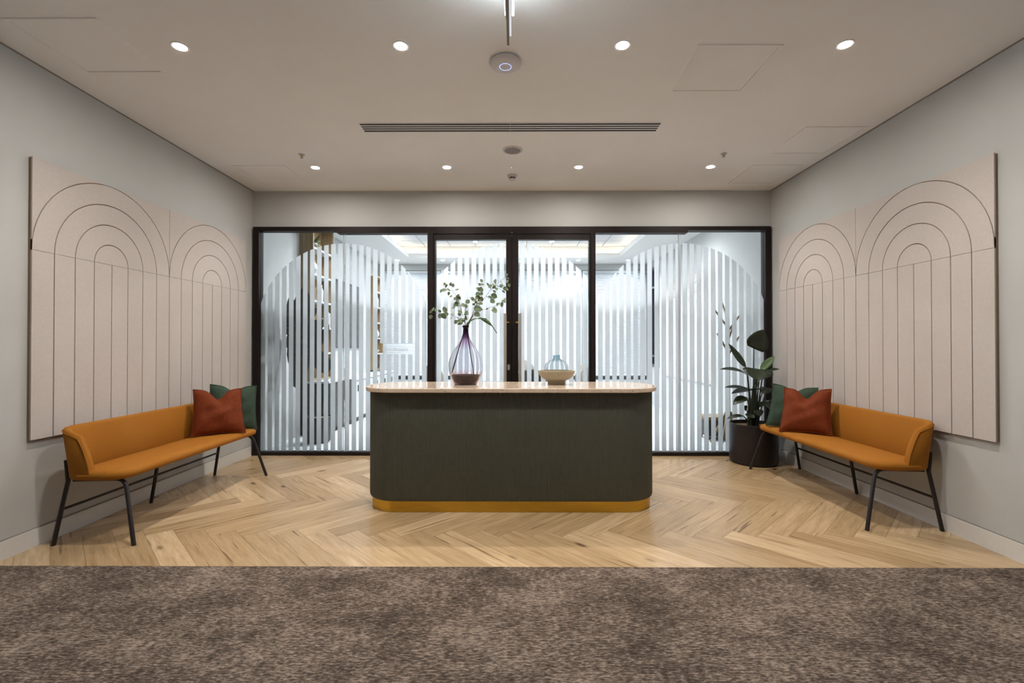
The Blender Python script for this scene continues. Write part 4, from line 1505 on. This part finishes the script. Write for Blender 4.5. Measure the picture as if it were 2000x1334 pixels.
shelf_pot('shelf_bowl', 'small grey bowl on the second oak shelf', 'bowl', (xs_, 6.66, za[2]), disc_bowl, M['greyb'])
shelf_pot('round_vase', 'round tan vase on the bottom oak shelf', 'vase', (xs_, 6.9, za[0]), round_vase, M['tan'])
shelf_pot('round_vase', 'round white vase on the narrow shelves by the window', 'vase', (XL + 0.12, 9.6, zb[2]), round_vase, M['white'])
shelf_pot('tall_vase', 'tall grey vase on the narrow shelves by the window', 'vase', (XL + 0.12, 9.62, zb[4]), tall_vase, M['greyb'])
shelf_pot('shelf_bowl', 'small white bowl on the narrow shelves by the window', 'bowl', (XL + 0.12, 9.58, zb[1]), disc_bowl, M['white'])
shelf_pot('round_vase', 'small dark vase low on the narrow shelves by the window', 'vase', (XL + 0.12, 9.62, zb[0]), round_vase, M['darkcab'])


def book(label, x, y, z, w_, hgt, mat):
    b_ = thing('book', label, 'book', (x, y, z), 0, 'books on the oak shelves')
    MB().box(-0.07, 0.07, 0, w_, 0.0, hgt).build('cover', mat, b_, bevel=0.002)
    MB().box(-0.064, 0.0705, 0.003, w_ - 0.003, 0.003, hgt + 0.0005).build('pages', M['white'], b_)


bkm = (M['darkcab'], M['greyb'], M['tan'], M['white'], M['oak'])
for k, (y0, zz, cl) in enumerate(((6.50, za[1], 'charcoal'), (6.545, za[1], 'grey'), (6.59, za[1], 'tan'), (6.635, za[1], 'white'), (6.98, za[2], 'brown'), (7.03, za[2], 'charcoal'))):
    book('%s book standing on the %s oak shelf' % (cl, 'lowest but one' if k < 4 else 'third'), xs_, y0, zz, 0.04, 0.24 - 0.01 * (k % 3), bkm[k % 5] if k < 5 else bkm[0])
iv = thing('trailing_plant', 'trailing grey green plant on the top oak shelf', 'plant', (xs_, 6.62, za[5]))
MB().lathe([(0, 0), (0.04, 0), (0.055, 0.08), (0.05, 0.08), (0.0, 0.06)], 20).build('pot', M['white'], iv, smooth=45)
rr = random.Random(5)
for k in range(16):
    a = rr.uniform(0, 2 * PI)
    r_ = rr.uniform(0.04, 0.11)
    tip = Vector((max(-0.06, r_ * math.cos(a)) + 0.03, r_ * math.sin(a), 0.07 + rr.uniform(-0.12, 0.16)))
    add_leaf(iv, M['euca'], (0.0, 0.0, 0.07), tip, 0.045, (0.5, -0.5, 1), 0.2, 0.1, 'oval', nu=5)

# rubber plant behind the left glass panel
rp = thing('rubber_plant', 'broad leafed rubber plant behind the left glass panel', 'plant', (-2.52, 5.98, 0.0))
for k in range(3):
    MB().tube([(0.03 * (k - 1), 0.02 * k, 0.33), (0.07 * (k - 1), 0.03 * k, 0.9), (0.13 * (k - 1), 0.02, 1.35 + 0.08 * k)], [0.013, 0.011, 0.006], 7).build('stem', M['stem'], rp, smooth=60)
RL = [(518, 616, 545, 640), (531, 620, 548, 660), (550, 632, 566, 730), (562, 578, 585, 640), (575, 590, 600, 660), (600, 610, 580, 700), (618, 600, 590, 640), (640, 640, 600, 690),
      (575, 640, 562, 722), (600, 690, 585, 750), (615, 680, 640, 730), (592, 560, 590, 620), (550, 640, 575, 690), (628, 620, 605, 660), (585, 700, 580, 760)]
for k, (x0, y0, x1, y1) in enumerate(RL):
    dy = ((k * 37) % 11 - 5) * 0.03
    a = px(x0, y0, 5.98 + dy) - Vector((-2.52, 5.98, 0))
    b_ = px(x1, y1, 5.98 + dy * 0.3) - Vector((-2.52, 5.98, 0))
    a.x = max(a.x, -0.33)
    b_.x = max(b_.x, -0.30)
    add_leaf(rp, M['leaf'], b_, a, 0.21, (0.3 * ((k % 3) - 1), -1, 0.5), 0.15, 0.2, 'oval')
rpp = thing('floor_pot', 'dark grey floor pot of the rubber plant', 'planter', (-2.52, 5.98, 0))
MB().lathe([(0, 0.003), (0.13, 0.003), (0.15, 0.02), (0.17, 0.33), (0.16, 0.335), (0.155, 0.29), (0, 0.29)], 32).build('pot', M['darkcab'], rpp, smooth=40)
MB().lathe([(0, 0.315), (0.154, 0.305), (0.154, 0.295), (0, 0.295)], 24).build('soil', M['soil'], rpp)

# coat stand and planter box behind the right glass panel
cs = thing('coat_stand', 'oak branching coat stand behind the right glass panel', 'coat stand', (2.655, 5.80, 0.0))
MB().tube([(0, 0, 0.12), (0, 0, 1.80)], [0.026, 0.018], 10).build('post', M['oak'], cs, smooth=50)
for k in range(4):
    a = R(45 + 90 * k)
    MB().tube([(0.22 * math.cos(a), 0.22 * math.sin(a), 0.012), (0.02 * math.cos(a), 0.02 * math.sin(a), 0.42)], [0.013, 0.018], 8).build('leg', M['oak'], cs, smooth=50)
for k, (z, a) in enumerate(((1.42, 0), (1.46, 180), (1.12, 20), (1.16, 200), (1.56, 90), (1.3, 270))):
    a = R(a)
    MB().tube([(0, 0, z), (0.17 * math.cos(a), 0.17 * math.sin(a), z + 0.23)], [0.013, 0.011], 8).build('peg', M['oak'], cs, smooth=50)
lb2 = thing('side_table', 'low oak topped dark side table by the coat stand', 'side table', (2.69, 6.25, 0.0))
MB().loft([rrect(-0.19, 0.19, -0.16, 0.16, (0.03,) * 4, z, 0, 5) for z in (0.27, 0.305)]).build('table_top', M['oak'], lb2)
MB().box(-0.17, 0.17, -0.14, 0.14, 0.05, 0.27).build('dark_body', M['darkcab'], lb2, bevel=0.004)
for sx in (-1, 1):
    for sy in (-1, 1):
        MB().tube([(sx * 0.14, sy * 0.11, 0.0), (sx * 0.14, sy * 0.11, 0.05)], 0.012, 8).build('foot', M['black'], lb2)
